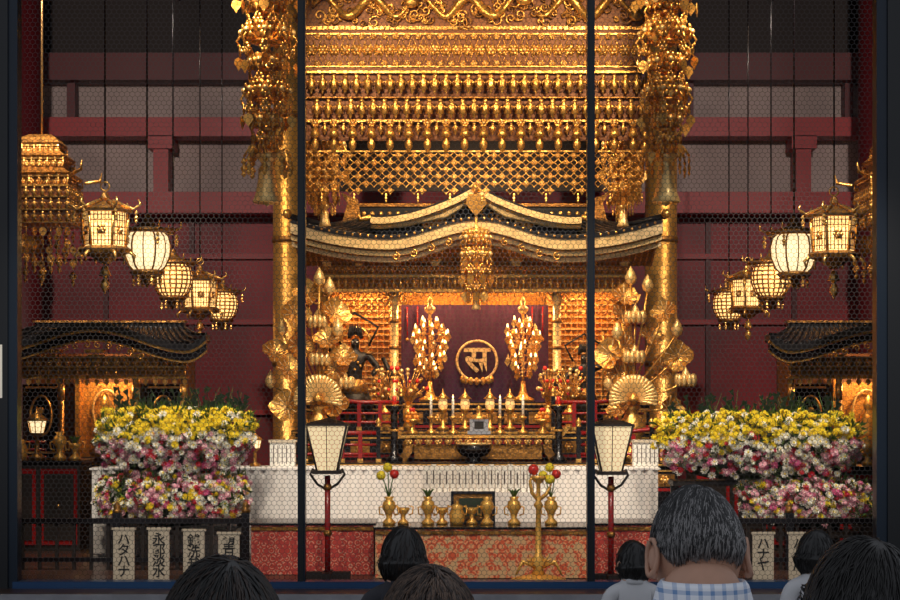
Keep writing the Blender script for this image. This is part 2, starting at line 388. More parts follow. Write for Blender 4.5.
for i in range(44):
    x=(R()-.5)*1.3; zt=gab(x)-.13
    if zt>2.88: spiral(S,x,16.86,2.88+R()*(zt-2.88),.035+R()*.03,random.choice((-1,1)),.011,1.2,R()*6,random.choice(('gold','gold_pale')))
for s_ in(-1,1):
    S.tube([(s_*.0,16.8,3.12),(s_*.12,16.78,3.08),(s_*.28,16.78,2.98),(s_*.5,16.78,2.93),(s_*.72,16.78,2.88),(s_*.85,16.78,2.91)],[.02,.035,.04,.035,.03,.012],'gold_cream',6)
    S.tube([(s_*.98,16.75,2.95),(s_*1.08,16.75,2.93),(s_*1.1,16.75,3.0)],[.03,.025,.01],'gold',6)
S.ball((0,16.70,3.22),.05,'gold',8); S.prism([(-.07,3.16),(-.1,3.07),(0,2.95),(.1,3.07),(.07,3.16)],16.68,16.72,'gold')
def un(u,v):
    x=-1.66+3.32*u; return (x,16.55+.5*v,(eave(x)-.13)*(1-v)+v*2.52)
S.grid(un,50,2,'gold_panel')
for i in range(60):
    u=i/59; S.tube([un(u,0),un(u,1)],.011,'gold',4)
for s_ in(-1,1):
    for k in range(5): spiral(S,s_*(.1+.16*k),16.45,eave(.1+.16*k)-.14,.04,s_,.010,1.3,pi/2)
S.prism([(-.12,2.8),(0,2.84),(.12,2.8),(.07,2.72),(0,2.66),(-.07,2.72)],16.41,16.43,'gold')
# frieze
fz0,fz1=Z(292,17),Z(257,17)
S.bb(-1.45,1.45,17.0,17.1,fz0,fz1,'gold_panel')
for z in(fz0,(fz0+fz1)/2-.03,fz1-.03): S.bb(-1.5,1.5,16.96,17.12,z,z+.025,'gold')
for i in range(45):
    x=-1.42+2.84*i/44; S.inst(flo,T(x,16.985,(fz0+fz1)/2+.055)@SC(1.3)); S.inst(fig,T(x,16.96,(fz0+fz1)/2-.03)@SC(.75))
    spiral(S,x,16.97,fz0-.02,.028,1 if i%2 else -1,.006,1.1,R()*6)
for xc in(-1.4,-1.1,-.76,-.38,0,.38,.76,1.1,1.4):
    for k in range(4):
        w=.07+.05*k; S.bb(xc-w/2,xc+w/2,16.94-.06*k,17.0,fz1-.09+.045*k,fz1-.06+.045*k,'gold')
        for s_ in(-1,0,1): S.bb(xc+s_*w*.42-.016,xc+s_*w*.42+.016,16.92-.06*k,16.96-.06*k,fz1-.065+.045*k,fz1-.04+.045*k,'gold_pale')
BZ=1.23
for xc in(-.77,.77,-1.42,1.42):
    S.lathe([(.055,0),(.06,.04),(.04,.07),(.04,fz0-BZ)],(xc,17.05,BZ),'gold_pale' if abs(xc)<1 else 'gold',14)
    for zz in(.25,.5,.75): S.lathe([(.048,zz),(.048,zz+.03)],(xc,17.05,BZ),'gold_dark',14)
    for s_ in(-1,1): spiral(S,xc+s_*.09,17.05,fz0-.07,.06,s_,.012,1.1,pi/2)
S.bb(-1.5,1.5,18.3,18.36,BZ,2.7,'gold_panel')
for s_ in(-1,1):
    a,b=sorted((s_*.72,s_*1.45)); S.bb(a,b,17.95,17.98,BZ,fz0+.1,'gold_panel')
    k=0
    while a+k*.06<b: S.bb(a+k*.06,a+k*.06+.012,17.92,17.95,BZ,fz0,'gold'); k+=1
    k=0
    while BZ+k*.06<fz0: S.bb(a,b,17.91,17.94,BZ+k*.06,BZ+k*.06+.012,'gold_pale'); k+=1
    S.bb(s_*1.46-.02,s_*1.46+.02,17.1,18.3,BZ,fz1,'gold_dark')
    for i in range(9):
        for j in range(4):
            if j<3 or i in(0,1,7,8): S.inst(ringm,T(s_*(.82+.065*i),17.0,fz0-.04-.07*j))
S.bb(-1.5,1.5,17.1,18.36,2.68,2.72,'brown_panel')
S.obj('altar_shrine')
# curtain with emblem
m=MB(); m.M=T(CX,0,0)
def cf(u,v): x=-.72+1.44*u; return (x,17.6+.014*math.sin(x*38)*(1-.3*v),2.18-(2.18-BZ)*v)
m.grid(cf,120,6,'purple')
for s_ in(-1,1):
    for i in range(2):
        x=s_*(.66-.1*i); m.tube([(x,17.57,2.16),(x,17.57,1.85)],.008,'red_lacquer',5); m.ball((x,17.57,1.84),.018,'gold',6)
ez=Z(361,17.6)
def arc(cx,cz,r,a0,a1,n=24): return [(cx+r*math.cos(a0+(a1-a0)*i/n),17.555,cz+r*math.sin(a0+(a1-a0)*i/n)) for i in range(n+1)]
m.tube(arc(0.02,ez,.195,0,2*pi,40)[:-1],.013,'gold_cream',6,True)
for i in range(7):
    a=pi+ (i+.5)*pi/7; m.ball((.02+.14*math.cos(a),17.55,ez-.17+.03*math.sin(a)),.03,'gold',6,(1,.4,1.3))
co_=m.obj('altar_curtain')
c=bpy.data.curves.new('seed_syllable','FONT'); c.body='स'; c.size=.36; c.align_x='CENTER'; c.align_y='CENTER'; c.extrude=.006; c.offset=.006
t=bpy.data.objects.new('seed_syllable',c); bpy.context.scene.collection.objects.link(t); t.rotation_euler=(pi/2,0,0); t.location=(CX+.02,17.56,ez+.005); c.materials.append(MATS['gold_cream']); t.parent=co_
# lotus light trees
def lighttree():
    m=MB(); m.lathe([(.1,0),(.11,.03),(.05,.06),(.03,.12),(.02,.2)],(0,0,0),'gold',12); m.tube([(0,0,.15),(0,0,.85)],.014,'gold',6)
    rnd=random.Random(3)
    for t,r in enumerate((.07,.10,.13,.10,.14,.16,.13,.08)):
        z=.3+t*.068; n=(6,8,9,7,10,11,9,6)[t]
        for i in range(n):
            a=2*pi*(i+.5*(t%2))/n; rr=r*rnd.uniform(.75,1.15); ca,sa=math.cos(a),math.sin(a); zz=z+rnd.uniform(-.02,.02)
            m.tube([(0,0,z-.05),(rr*.6*ca,rr*.6*sa,z-.06),(rr*ca,rr*sa,zz)],.006,'gold',4)
            m.ball((rr*ca,rr*sa,zz-.005),.024,'gold_pale',6,(1,1,.5))
            m.lathe([(.004,.0),(.011,.014),(.007,.03),(0,.045)],(rr*ca,rr*sa,zz),'flame' if (i*7+t*3)%5<3 else 'gold_pale',6)
            m.inst(plate,T(rr*1.05*ca,rr*1.05*sa,zz-.005)@RZ(a)@SC(.75))
    m.lathe([(.02,0),(.05,.03),(.055,.06),(.02,.09),(.03,.12),(0,.18)],(0,0,.84),'gold_pale',8)
    return m
lt=lighttree().obj('lotus_lamp_tree',(X(430,17.2),17.2,BZ))
dup(lt,'lotus_lamp_tree.001',(X(523,17.2),17.2,BZ),.4)
# =============================================================== stepped platform
def step(w,y0,y1,z,name,zb=0):
    m=MB(); m.M=T(CX,0,0)
    m.bb(-w,w,y0,y1-.04,0,z-.03,'lacquer'); m.bb(-w-.03,w+.03,y0-.03,y1-.04,z-.03,z,'lacquer'); m.bb(-w-.035,w+.035,y0-.035,y0-.03,z-.026,z-.01,'gold')
    m.bb(-w,w,y0-.008,y0,z-.075,z-.06,'gold'); 
    n=int(w*2/.22)
    for i in range(n):
        x=-w+(i+.5)*2*w/n; m.bb(x-.085,x+.085,y0-.012,y0,z-.2,z-.095,'gold_dark'); m.inst(flo,T(x,y0-.015,z-.148)@SC(1.3))
    m.bb(-w-.02,w+.02,y0-.012,y0,z-.24,z-.215,'red_lacquer')
    m.obj(name)
step(1.68,15.2,16.0,.72,'altar_platform'); step(1.62,16.0,16.8,.98,'altar_platform.001'); step(1.62,16.8,18.6,1.23,'altar_platform.002')
def rail(L):
    m=MB()
    for z,r in((.07,.014),(.15,.012),(.25,.019)): m.tube([(0,0,z),(L/2,0,z),(L,0,z+(.03 if z>.2 else 0)),(L+.06,0,z+(.07 if z>.2 else 0))],r,'red_lacquer',6)
    n=int(L/.2)+1
    for i in range(n+1):
        x=i*L/n; big=i in(0,n)
        m.bb(x-.018,x+.018,-.018,.018,0,.3 if big else .24,'red_lacquer' if not big else 'lacquer')
        if big: m.lathe([(.022,0),(.028,.01),(.015,.02),(.026,.04),(.02,.06),(0,.085)],(x,0,.3),'gold',8)
        m.bb(x-.022,x+.022,-.022,.022,.0,.03,'gold')
    return m
rl=rail(.62).obj('red_balustrade',(CX+.85,15.3,.72)); r2=dup(rl,'red_balustrade.001',(CX-.85,15.3,.72),pi)
r3=rail(.75).obj('red_balustrade.002',(CX+.68,16.1,.98)); dup(r3,'red_balustrade.003',(CX-.68,16.1,.98),pi)
m=MB(); m.bb(-.68,.68,-.2,.2,.2,.235,'lacquer'); m.bb(-.69,.69,-.205,-.2,.205,.23,'gold'); m.bb(-.6,.6,-.18,.18,.15,.2,'red_lacquer')
for s_ in(-1,1):
    m.prism([(s_*.66,.235),(s_*.76,.30),(s_*.8,.31),(s_*.72,.2)],-.2,.2,'gold'); 
    for yy in(-.16,.16): m.prism([(s_*.6,.2),(s_*.55,.2),(s_*.57,.08),(s_*.62,.0),(s_*.7,.0),(s_*.64,.1)],yy-.02,yy+.02,'gold_dark')
for i in range(15): m.inst(flo,T(-.6+1.2*i/14,-.185,.175)@SC(1.2))
m.bb(-.55,.55,-.15,-.13,.02,.14,'gold_dark'); 
m.obj('altar_desk',(CX,15.68,.72))
DZ=.72+.235
m=MB(); m.bb(-.1,.1,-.06,.06,0,.03,'silver'); m.bb(-.08,.08,-.05,.05,.03,.13,'silver'); m.lathe([(.09,0),(.06,.03),(.02,.05),(.02,.07),(.03,.09),(0,.12)],(0,0,.13),'gold',8); m.bb(-.04,.04,-.055,-.05,.045,.11,'ink')
m.obj('silver_reliquary',(X(479,15.6),15.62,DZ))
cs=MB(); cs.lathe([(.05,0),(.045,.02),(.015,.04),(.012,.12),(.035,.14),(.035,.15),(.01,.15)],(0,0,0),'gold',10); cs.lathe([(.012,.15),(.012,.3),(.003,.305)],(0,0,0),'candle',8); cs.lathe([(0,.305),(.007,.32),(0,.345)],(0,0,0),'flame',6)
c0=cs.obj('candlestick',(X(453,15.7),15.72,DZ))
for i,(u,yy) in enumerate([(500,15.72),(431,15.77),(523,15.77)]): dup(c0,'candlestick.%03d'%(i+1),(X(u,yy),yy,DZ))
oz=MB(); oz.lathe([(.06,0),(.05,.02),(.02,.05),(.02,.08),(.07,.11),(.075,.13),(.06,.125)],(0,0,0),'gold',12)
for k in range(3):
    for i in range(6-2*k):
        a=2*pi*i/(6-2*k); oz.ball(((.045-.018*k)*math.cos(a),(.045-.018*k)*math.sin(a),.145+.032*k),.02,'orange' if k<2 else 'red_ball',6)
o0=oz.obj('fruit_offering_dish',(X(412,15.6),15.65,DZ)); dup(o0,'fruit_offering_dish.001',(X(543,15.6),15.65,DZ))
m=MB(); m.lathe([(.07,0),(.08,.02),(.05,.04),(.11,.06),(.145,.1),(.15,.16),(.135,.15),(.12,.1),(0,.08)],(0,0,0),'lacquer',24); m.lathe([(.15,.15),(.156,.165),(.14,.165)],(0,0,0),'gold_pale',24)
m.obj('black_singing_bowl',(X(474,15.3),15.32,.72))
ps=MB(); ps.lathe([(.07,0),(.075,.03),(.035,.06),(.03,.25),(.04,.27),(.03,.3),(.03,.42),(.07,.46),(.075,.48),(.02,.48)],(0,0,0),'lacquer',14); ps.lathe([(.072,.475),(.077,.49),(.07,.49)],(0,0,0),'gold',14); ps.lathe([(.02,.48),(.02,.56),(0,.565)],(0,0,0),'red_ball',8); ps.lathe([(.042,.26),(.042,.28)],(0,0,0),'gold',12)
p0=ps.obj('lacquer_candle_stand',(X(394,15.35),15.4,.72)); dup(p0,'lacquer_candle_stand.001',(X(559,15.35),15.4,.72))
cv=MB(); cv.lathe([(.04,0),(.05,.03),(.03,.07),(.06,.13),(.05,.18),(.03,.2),(.045,.22)],(0,0,0),'gold',12)
rr=random.Random(4)
for i in range(30):
    a=rr.random()*6.28; e=rr.random(); r=.18*(.3+.7*rr.random()); p=(r*math.cos(a),r*math.sin(a)*.6,.3+.26*e); cv.tube([(0,0,.2),(p[0]*.5,p[1]*.5,.2+(p[2]-.2)*.7),p],.005,'gold',4); cv.ball(p,.015+.009*rr.random(),rr.choice(('red_ball','gold','gold_pale','red_ball')),6)
v0=cv.obj('berry_flower_vase',(X(408,16.4),16.4,.98)); 
for i,u in enumerate((548,385,570)): dup(v0,'berry_flower_vase.%03d'%(i+1),(X(u,16.4),16.4,.98),i+1.)
gl=MB(); gl.lathe([(.05,0),(.055,.02),(.02,.04),(.015,.15),(.04,.17),(.05,.19)],(0,0,0),'gold',10); gl.lathe([(.035,.19),(.045,.23),(.035,.28)],(0,0,0),'glow_dim',8); gl.lathe([(.065,.28),(.03,.31),(.01,.34),(0,.38)],(0,0,0),'gold',8)
g0=gl.obj('altar_lantern',(X(443,16.3),16.3,.98)); 
for i,u in enumerate((510,465,490)): dup(g0,'altar_lantern.%03d'%(i+1),(X(u,16.3),16.3,.98))
# =============================================================== lotus ornaments
def joka(seed,left):
    rnd=random.Random(seed); m=MB()
    m.lathe([(.12,0),(.13,.04),(.07,.08),(.05,.14),(.11,.24),(.12,.3),(.06,.38),(.05,.42),(.08,.45),(.07,.46)],(0,0,0),'gold',16)
    n=22
    for i in range(n):
        a=-.25+ (pi+.5)*i/(n-1); m.tube([(0,-.1,.5),(.11*math.cos(a),-.12,.52+.11*math.sin(a)),(.2*math.cos(a),-.14,.52+.2*math.sin(a))],[.006,.012,.019],'gold_pale',5)
    m.lathe([(0,-.05),(.04,-.02),(.05,.0),(0,.05)],(0,-.13,.52),'gold',10)
    specs=[(-.26,.74,'leaf'),(.27,.78,'leaf'),(-.16,.97,'leaf'),(.17,1.02,'leaf'),(-.3,1.06,'bud'),(.35,1.08,'bud'),(0,1.17,'flower'),(-.22,1.22,'leaf'),(.24,1.22,'leaf'),(-.08,1.38,'leaf'),(.14,1.42,'bud'),(-.40,.62,'bud'),(.46,.64,'flower'),(.0,.84,'flower'),(-.26,.45,'leaf'),(.3,.45,'leaf'),(.0,1.5,'bud'),(-.36,.88,'leaf'),(.40,.88,'leaf')]
    for x,z,k in specs:
        if (x>0)==left: x*=.45
        x+= (rnd.random()-.5)*.05; z+=(rnd.random()-.5)*.05; y=-.1+.14*rnd.random()
        m.tube([(0,0,.4),(x*.2,0,.4+(z-.4)*.4),(x*.7,y,.4+(z-.4)*.75),(x,y,z)],.011,'gold',5)
        if k=='leaf':
            Mx=T(x,y,z)@RX(.9+rnd.random()*.5)@RY((rnd.random()-.5)*1.2); r=.10+.03*rnd.random(); old=m.M; m.M=Mx
            V=[(0,0,-.02)];Fc=[]
            for j in range(3):
                for i in range(24):
                    a=2*pi*i/24; q=r*((.4,.75)[j] if j<2 else 1+.1*math.cos(4*a)); V.append((q*math.cos(a),q*math.sin(a),((-.01,.015)[j] if j<2 else .035+.02*math.cos(8*a))))
            for i in range(24):
                l=(i+1)%24; Fc.append((0,1+i,1+l)); Fc.append((1+i,25+i,25+l,1+l)); Fc.append((25+i,49+i,49+l,25+l))
            m.add(V,Fc,'gold',True)
            for i in range(11): a=2*pi*i/11; m.tube([(0,0,-.014),(r*.5*math.cos(a),r*.5*math.sin(a),.004),(r*.95*math.cos(a),r*.95*math.sin(a),.034)],.004,'gold_cream',3)
            m.M=old
        else:
            r=.05 if k=='bud' else .045
            m.lathe([(0,-.04),(r*.8,-.01),(r,.03),(r*.6,.08),(0,.125)],(x,y,z),'gold_pale',10)
            if k=='flower':
                for i in range(10):
                    a=2*pi*i/10; m.ball((x+.07*math.cos(a),y+.07*math.sin(a),z+.01),.033,'gold_pale',6,(.8,.8,1.7))
    return m
j0=joka(2,True).obj('golden_lotus_arrangement',(X(319,15.6),15.62,.72),scale=1.04); joka(5,False).obj('golden_lotus_arrangement.001',(X(632,15.6),15.62,.72),scale=1.04)
# =============================================================== gold pillars
gp=MB(); gp.lathe([(.24,0),(.25,.06),(.2,.14),(.17,.2),(.165,6.9)],(0,0,0),'gold',28)
for z in(.4,1.6,2.9,4.2): gp.lathe([(.176,z),(.18,z+.03),(.176,z+.06)],(0,0,0),'gold_dark',28)
g1=gp.obj('gilded_pillar',(X(289,18.9),18.9,0)); dup(g1,'gilded_pillar.001',(X(661,18.9),18.9,0))
# =============================================================== guardian statues
def statue(flip):
    J={'pel':((0,0,.38),.07),'wa':((0,0,.46),.06),'ch':((.01,0,.58),(.085,.065)),'nk':((.01,-.01,.67),.03),'hd':((.01,-.02,.725),.044),'ht':((.01,-.02,.77),.026),
     'sl':((-.11,0,.63),.036),'el':((-.2,-.04,.66),.028),'wl':((-.18,-.06,.8),.022),'sr':((.12,0,.62),.036),'er':((.2,-.03,.52),.028),'wr':((.16,-.12,.45),.022),
     'hl':((-.06,0,.33),.06),'kl':((-.12,-.05,.2),.045),'al':((-.1,0,.07),.03),'tl':((-.11,-.07,.05),.025),'hr':((.06,0,.33),.06),'kr':((.12,-.06,.2),.045),'ar':((.13,0,.07),.03),'tr':((.14,-.07,.05),.025)}
    E=[('pel','wa'),('wa','ch'),('ch','nk'),('nk','hd'),('hd','ht'),('ch','sl'),('sl','el'),('el','wl'),('ch','sr'),('sr','er'),('er','wr'),('pel','hl'),('hl','kl'),('kl','al'),('al','tl'),('pel','hr'),('hr','kr'),('kr','ar'),('ar','tr')]
    V,Fc=skin_data(J,E,2); m=MB(); m.M=Matrix.Diagonal((-1 if flip else 1,1,1,1)); m.add(V,Fc,'bronze_black',True)
    m.prism([(-.2,0),(.22,0),(.16,.05),(-.15,.05)],-.12,.1,'lacquer'); m.lathe([(.13,.3),(.1,.38),(.085,.42)],(0,0,0),'gold_dark',14); m.lathe([(.17,.18),(.12,.32)],(0,0,0),'bronze_black',14)
    m.tube([(-.18,-.06,1.0),(-.18,-.07,.35)],.01,'gold',6); m.tube([(.01+.12*math.cos(i*pi/12),.06,.74+.12*math.sin(i*pi/12)) for i in range(24)],.01,'gold',5,True)
    for s_ in(-1,1): m.ball((.01+s_*.018,-.062,.73),.007,'candle',6); m.lathe([(.05,0),(.035,.02),(.0,.03)],(s_*.12,0,.63),'gold_dark',10)
    m.ball((.01,-.068,.712),.01,'bronze_black',6)
    for i in range(9):
        a=pi*i/8; m.lathe([(.018,0),(.012,.05),(0,.11)],(.01+.1*math.cos(a)*.5,.0,.76+.03*math.sin(a)),'bronze_black',5)
        a=2*pi*i/9; m.tube([(.01+.12*math.cos(a),.06,.74+.12*math.sin(a)),(.01+.18*math.cos(a),.06,.74+.18*math.sin(a))],[.01,.002],'gold',4)
    m.tube([(-.22,.02,.62),(-.3,.02,.5),(-.24,.02,.32),(-.3,.02,.15),(-.24,.02,.05)],[.02,.028,.022,.018,.005],'bronze_black',5)
    m.tube([(.24,.02,.6),(.3,.02,.48),(.26,.02,.3),(.33,.02,.15),(.27,.02,.05)],[.02,.028,.022,.018,.005],'bronze_black',5)
    m.tube([(-.1,.05,.7),(-.2,.07,.85),(0,.08,.98),(.2,.07,.86),(.12,.05,.7)],.012,'bronze_black',5)
    for i in range(5): m.ball((.01+.05*math.sin(i*1.3),-.08,.5+.03*i),.013,'gold',6)
    return m
statue(False).obj('guardian_statue',(X(354,16.6),16.6,.98),scale=1.1); statue(True).obj('guardian_statue.001',(X(585,16.6),16.6,.98),scale=.9)
# =============================================================== white counter & books
def pleat(m,x0,x1,y,z0,z1,mt,amp=.012,fr=70):
    n=int((x1-x0)/.02); m.grid(lambda u,v:(x0+(x1-x0)*u,y+amp*math.sin((x1-x0)*u*fr)*(1-.4*v),z1+(z0-z1)*v),n,3,mt)
m=MB(); a,b=X(92,14.4),X(658,14.4); m.bb(a,b,14.42,14.98,0,.69,'white_cloth'); m.bb(a-.02,b+.02,14.39,15.0,.69,.705,'white_cloth'); pleat(m,a,b,14.395,.02,.69,'white_cloth')
m.obj('white_cloth_altar_table')
m=MB(); a,b=X(424,14.15),X(546,14.15); m.bb(a,b,14.05,14.33,0,.53,'white_cloth'); pleat(m,a,b,14.03,.01,.53,'white_cloth',.006)
m.obj('white_cloth_low_stand')
m=MB(); n=19
for i in range(n):
    x=a+(i+.5)*(b-a)/n; h=.2+.012*math.sin(i*2.1); m.box((x,14.18,.53+h/2),((b-a)/n*.78,.14,h),'paper'); m.box((x,14.105,.53+h*.55),((b-a)/n*.18,.008,h*.5),'cloth_brown')
m.obj('sutra_books')
wb=MB(); wb.box((0,0,.1),(.2,.14,.2),'paper'); wb.box((0,0,.21),(.22,.16,.02),'board')
for i in range(5): wb.box((-.07+.035*i,-.072,.1),(.006,.004,.15),'cloth_brown')
w0=wb.obj('offering_paper_box',(X(283,14.7),14.7,.705)); 
dup(w0,'offering_paper_box.001',(X(645,14.7),14.7,.705))
# =============================================================== brocade tables
def table(x0,x1,y0,y1,z,mt,name):
    m=MB(); m.bb(x0,x1,y0+.02,y1,0.002,z-.015,mt); m.bb(x0-.015,x1+.015,y0-.01,y1+.01,z-.015,z,'lacquer'); pleat(m,x0,x1,y0,.004,z-.015,mt,.005,40)
    m.bb(x0,x1,y0-.012,y0-.006,z-.05,z-.025,'gold_dark'); return m.obj(name)
TZ=.36
table(X(376,12.7),X(592,12.7),12.6,13.15,TZ,'brocade_orange','brocade_offering_table')
table(X(252,12.9),X(374,12.9),12.85,13.35,.37,'brocade_red','brocade_offering_table.001')
table(X(594,12.9),X(655,12.9),12.85,13.35,.37,'brocade_red','brocade_offering_table.002')
vt=[[(.045,0),(.05,.02),(.02,.05),(.03,.09),(.055,.13),(.045,.17),(.025,.19),(.04,.21)],[(.04,0),(.045,.015),(.018,.04),(.018,.07),(.045,.1),(.05,.125),(.04,.12)],[(.05,0),(.055,.03),(.06,.08),(.04,.12),(.05,.14),(.01,.16),(0,.18)]]
def ves(k,top=None,h=0):
    m=MB(); m.lathe(vt[k],(0,0,0),'gold_vessel',14)
    z=vt[k][-1][1]
    for s_ in(-1,1): m.tube([(s_*.04,0,.14),(s_*.075,0,.13),(s_*.07,0,.08),(s_*.04,0,.07)],.006,'gold_vessel',5)
    if top=='leaf':
        for i in range(10):
            a=i*.63; m.tube([(0,0,z-.02),(.025*math.cos(a),.025*math.sin(a),z+.04),(.05*math.cos(a),.05*math.sin(a),z+.06)],[.004,.007,.001],'leaf',4)
    if top=='balls':
        for c_,dx,dz,mm in((0,-.06,.16,'f_yellow'),(1,.04,.17,'red_ball'),(2,-.01,.22,'f_yellow')):
            m.tube([(0,0,z-.02),(dx*.5,0,z+dz*.6),(dx,0,z+dz)],.004,'leaf',4); m.ball((dx,0,z+dz),.036,mm,10)
        for i in range(6): a=i; m.tube([(0,0,z),(.05*math.cos(a),.03*math.sin(a),z+.08)],[.004,.001],'leaf',4)
    return m
for i,(u,k,t) in enumerate([(389,0,'balls'),(403,1,None),(428,0,'leaf'),(442,1,None),(457,2,None),(472,1,None),(487,0,None),(514,0,'leaf'),(551,0,'balls')]):
    ves(k,t).obj('gold_altar_vessel'+('.%03d'%i if i else ''),(X(u,12.85),12.85 if k!=1 else 12.9,TZ),scale=.95)
m=MB(); w,h=.15,.115
for sx in(-1,1): m.box((sx*w,0,h),(.02,.03,2*h),'lacquer')
for sz in(0,1): m.box((0,0,.01+sz*(2*h-.02)),(2*w,.03,.02),'lacquer')
m.box((0,.005,h),(2*w,.01,2*h),'gold_dark'); m.box((0,-.002,h),(.2,.004,.13),'leaf_dark'); m.box((0,.05,.05),(.05,.08,.1),'lacquer')
m.obj('framed_plaque',(X(473,13.02),13.02,TZ),rot=(-.08,0,0))
m=MB(); m.lathe([(.16,0),(.17,.02),(.15,.03),(.05,.05)],(0,0,0),'gold_vessel',20,True,1.0,.6); m.lathe([(.05,.04),(.03,.08),(.06,.12),(.02,.17),(.015,.45),(.03,.47),(.015,.5),(.012,.6),(.04,.63),(.05,.65),(.03,.65)],(0,0,0),'gold_vessel',12)
m.tube([(0,0,.5),(-.04,0,.55),(-.05,0,.62),(-.03,0,.66)],[.012,.012,.01,.004],'gold_vessel',6); m.tube([(0,0,.5),(.05,0,.54),(.08,0,.6)],[.012,.012,.004],'gold_vessel',6); m.ball((-.03,0,.69),.034,'red_ball',10); m.ball((.07,0,.63),.03,'f_yellow',10)
for s_ in(-1,1):
    m.tube([(s_*.02,-.02,.1),(s_*.1,-.05,.13),(s_*.14,-.06,.05)],[.018,.014,.006],'gold_vessel',6)
    for k in range(4): m.tube([(s_*.02,-.03,.1+.01*k),(s_*(.06+.02*k),-.06,.17-.02*k)],[.012,.003],'gold_vessel',4)
m.obj('gold_crane_candle_stand',(X(538,12.4),12.35,0.0),scale=1.12)
# =============================================================== standing lanterns
m=MB(); 
m.bb(-.16,.16,-.03,.03,0,.05,'dark_wood'); m.bb(-.03,.03,-.16,.16,0,.05,'dark_wood'); m.tube([(0,0,.04),(0,0,.72)],.02,'red_lacquer',8)
for z in(.3,.62): m.lathe([(.026,z),(.03,z+.02),(.026,z+.04)],(0,0,0),'gold_dark',10)
zb,zt=.76,1.07; wb_,wt=.07,.138
for s_ in(-1,1):
    m.tube([(0,0,.62),(s_*.07,0,.66),(s_*.12,0,.73),(s_*.1,0,.77)],.010,'dark_wood',5); 
m.bb(-.1,.1,-.1,.1,.735,.76,'dark_wood')
V=[(-wb_,-wb_,zb),(wb_,-wb_,zb),(wb_,wb_,zb),(-wb_,wb_,zb),(-wt,-wt,zt),(wt,-wt,zt),(wt,wt,zt),(-wt,wt,zt)]
m.add(V,[(0,1,5,4),(1,2,6,5),(2,3,7,6),(3,0,4,7)],'glow_shade')
for i in range(4): m.tube([V[i],V[i+4]],.007,'dark_wood',4)
for i in range(4):
    j=(i+1)%4; a=Vector(V[i]);b=Vector(V[j]);c_=Vector(V[i+4]);d_=Vector(V[j+4]); m.tube([(a+b)/2,(c_+d_)/2],.003,'dark_wood',4)
m.bb(-.15,.15,-.15,.15,zt,zt+.015,'dark_wood'); m.lathe([(.2,0),(.12,.02),(.05,.03),(0,.04)],(0,0,zt+.015),'dark_wood',4,False,1,1,pi/4)
s0=m.obj('standing_lantern',(X(329,12.75),12.6,0)); dup(s0,'standing_lantern.001',(X(609,12.6),12.45,0))
# =============================================================== hanging lanterns
def hexl(chain=4,white=False):
    m=MB(); r=.15
    m.tube([(0,0,.28),(0,0,chain)],.006,'lacquer',4)
    m.tube([(.03*math.cos(i*pi/6),0,.28+.03*math.sin(i*pi/6)) for i in range(12)],.006,'gold',4,True)
    m.lathe([(0,.25),(.02,.24),(.035,.2),(.02,.18),(.06,.17),(.12,.145),(.19,.115),(.2,.12),(.19,.1),(.1,.11)],(0,0,0),'gold_dark',6,False)
    for i in range(6):
        a=i*pi/3; ca,sa=math.cos(a),math.sin(a); m.tube([(.05*ca,.05*sa,.185),(.19*ca,.19*sa,.125),(.24*ca,.24*sa,.16),(.225*ca,.225*sa,.19)],[.012,.012,.009,.005],'gold',5)
        m.tube([(.14*ca,.14*sa,-.13),(.16*ca,.16*sa,.1)],.011,'gold',5)
        m.inst(chA,T(.21*ca,.21*sa,.12)@SC(.6))
        a2=a+pi/3; p=[Vector((.148*math.cos(q),.148*math.sin(q),0)) for q in(a,a2)]
        for k in range(1,6): c_=p[0].lerp(p[1],k/6); m.tube([c_+Vector((0,0,-.12)),c_+Vector((0,0,.1))],.0032,'gold_dark',4)
        for z in(-.09,-.045,-.0,.045,.08): m.tube([p[0]+Vector((0,0,z)),p[1]+Vector((0,0,z))],.0032,'gold_dark',4)
        c_=p[0].lerp(p[1],.5); m.inst(flo,T(c_.x*1.02,c_.y*1.02,-.02)@RZ(a+pi/6+pi/2)@SC(1.1))
        m.tube([(.15*ca,.15*sa,-.15),(.2*ca,.2*sa,-.19),(.19*ca,.19*sa,-.23)],[.014,.012,.006],'gold',5)
    m.lathe([(.132,-.125),(.14,.1)],(0,0,0),'glow',6,False)
    m.lathe([(.03,-.24),(.08,-.2),(.17,-.17),(.18,-.145),(.15,-.125),(.1,-.125)],(0,0,0),'gold_dark',6,False)
    m.inst(chB,T(0,0,-.22))
    return m
